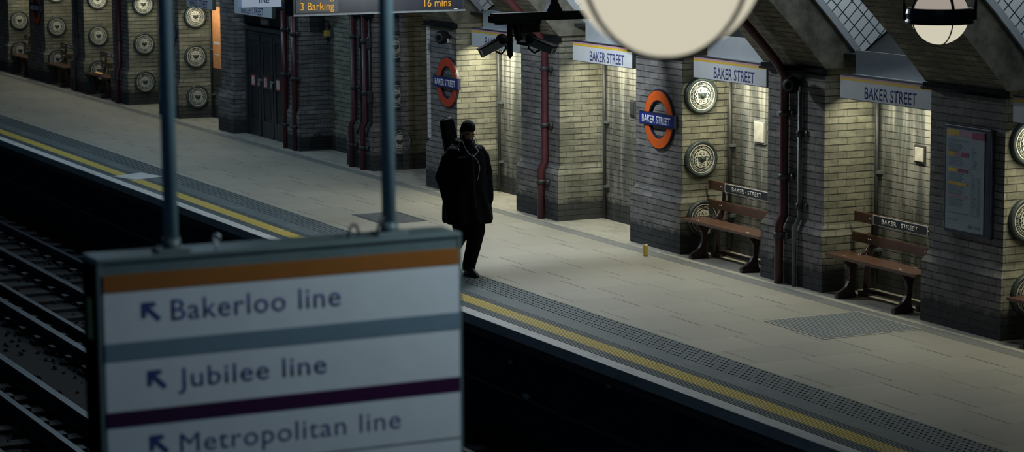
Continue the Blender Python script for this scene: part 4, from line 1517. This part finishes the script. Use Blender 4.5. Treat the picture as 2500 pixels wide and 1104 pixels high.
# shoes
for s in (1, -1):
    mb = MB()
    mb.loft([(0, -.055, 0, .046, .145), (0, -.055, .012, .050, .150), (0, -.055, .028, .049, .148), (0, -.045, .05, .044, .130), (0, -.005, .08, .038, .085), (0, .02, .105, .036, .058)], 20, power=2.4)
    mb.box(-.035, .035, .02, .085, -.002, .02, bev=.006)
    a = Vector(ft[s])
    if s == 1: mb.xf(Matrix.Translation((a.x, a.y, 0)) @ Euler((0, 0, radians(4))).to_matrix().to_4x4())
    else: mb.xf(Matrix.Translation((a.x, a.y+.035, .075)) @ Euler((radians(33), 0, radians(-4))).to_matrix().to_4x4())
    mb.build('shoe', M['shoe'], person)
# coat with sleeves and collar
mb = MB()
mb.loft([(.02, .0, .60, .275, .25), (.02, -.005, .63, .285, .255), (.01, .0, .78, .275, .235), (0, .005, .95, .255, .20), (0, .005, 1.12, .235, .175), (0, 0, 1.27, .225, .165), (0, 0, 1.37, .215, .15), (0, .0, 1.445, .180, .130), (0, .0, 1.50, .115, .105), (0, .0, 1.535, .088, .088)], 28, power=2.3)
for s in (-1, 1):
    sh, el, wr = ARMS[s]
    mb.tube([sh+Vector((-s*.02, 0, -.01)), sh.lerp(el, .25), sh.lerp(el, .6), el+Vector((0, .01, 0)), el.lerp(wr, .4), wr+Vector((0, 0, -.04)), wr+Vector((-s*.03, .0, -.14))], [.078, .088, .082, .084, .080, .076, .06], 16)
    mb.ball((s*.160, 0, 1.420), .078, .09, .065, 14)
mb.tube([(.10*cos(a), .02+.085*sin(a), 1.525+.02*sin(a)) for a in [pi*k/9-.35 for k in range(12)]], .026, 10)    # stand collar and folded hood
mb.ball((0, .11, 1.44), .13, .06, .06, 14)
ct = mb.build('coat', M['coat'], person)
apply_mods(ct, [('REMESH', dict(mode='VOXEL', voxel_size=.012, use_smooth_shade=True)), ('SMOOTH', dict(factor=.5, iterations=3))])
# soft folds
for v in ct.data.vertices:
    c = v.co
    a = atan2(c.y, c.x)
    if c.z < 1.2:
        d = .012*min(1, (1.2-c.z)/.4)*sin(9*a+4*c.z)
        v.co += Vector((cos(a), sin(a), 0))*d
mb = MB().tube([(.0, -.178, 1.40), (.005, -.192, 1.2), (.0, -.212, .95), (.01, -.262, .64)], .006, 6)
mb.build('coat_zip', M['shoe'], person)
mb = MB().box(-.165, -.07, -.158, -.148, 1.365, 1.375)
mb.build('chest_seam', M['strap'], person, 'pale seam across the chest')



def smooth_path(P, n=6):
    P = [Vector(p) for p in P]
    Q = [P[0]]+P+[P[-1]]
    out_ = []
    for i in range(1, len(Q)-2):
        a, b, c, d = Q[i-1:i+3]
        for k in range(n):
            t_ = k/n
            out_.append(.5*((2*b)+(c-a)*t_+(2*a-5*b+4*c-d)*t_**2+(3*b-a-3*c+d)*t_**3))
    return out_+[P[-1]]


# earphones
ep = thing('earphones', 'white earphone cord hanging from the ears of the walking man', 'earphones', (-25.2, 11.63, .001), pi/2)
el_ = HM @ Vector((.080, -.012, -.01))
er_ = HM @ Vector((-.080, -.012, -.01))
J = Vector((.02, -.170, 1.375))
MB().tube(smooth_path([el_, el_+Vector((.006, -.035, -.05)), Vector((.095, -.115, 1.50)), Vector((.060, -.135, 1.47)), Vector((.085, -.150, 1.43)), Vector((.05, -.165, 1.40)), J]), .0038, 6).build('left_cord', M['cord'], ep)
MB().tube(smooth_path([er_, er_+Vector((-.002, -.035, -.06)), Vector((-.065, -.125, 1.47)), Vector((-.03, -.160, 1.40)), J]), .0038, 6).build('right_cord', M['cord'], ep)
MB().tube(smooth_path([J, Vector((.06, -.182, 1.32)), Vector((.085, -.186, 1.25)), Vector((.07, -.192, 1.17)), Vector((.05, -.198, 1.10))]), .0034, 6).build('lead', M['cord'], ep)
for n_, p in (('earbud', el_), ('earbud', er_)):
    MB().ball(p, .008, .008, .010, 8).build(n_, M['cord'], ep)

# guitar case on his back
gc = thing('guitar_case', 'black padded guitar case slung on the back of the walking man', 'guitar case', (-25.2-.315, 11.63+.092, .70), pi/2)
out = [(-.09, 0), (.09, 0), (.17, .05), (.20, .16), (.18, .26), (.14, .34), (.15, .44), (.14, .52), (.09, .60), (.075, .70), (.075, .98), (.07, 1.06), (.05, 1.085), (-.05, 1.085), (-.07, 1.06), (-.075, .98), (-.075, .70), (-.09, .60), (-.14, .52), (-.15, .44), (-.14, .34), (-.18, .26), (-.20, .16), (-.17, .05)]
mb = MB().prism(out, 'y', -.06, .06)
mb.xf(Euler((0, radians(-10), 0)).to_matrix().to_4x4())
o = mb.build('case_body', M['case'], gc)
apply_mods(o, [('BEVEL', dict(width=.022, segments=3)), ])
mb = MB().tube([(x*1.01, 0, z) for x, z in out], .007, 6, caps=False)
mb.xf(Euler((0, radians(-10), 0)).to_matrix().to_4x4())
mb.build('piping', M['shoe'], gc)
for s in (-1, 1):
    mb = MB()
    ox = -.092
    path = [(s*.10+ox, -.07, .60), (s*.12+ox, -.17, .765), (s*.125+ox, -.315, .785), (s*.13+ox, -.42, .735)]
    mb.tube(smooth_path(path), .012, 8)
    mb.build('shoulder_strap', M['strap'] if s < 0 else M['case'], gc)
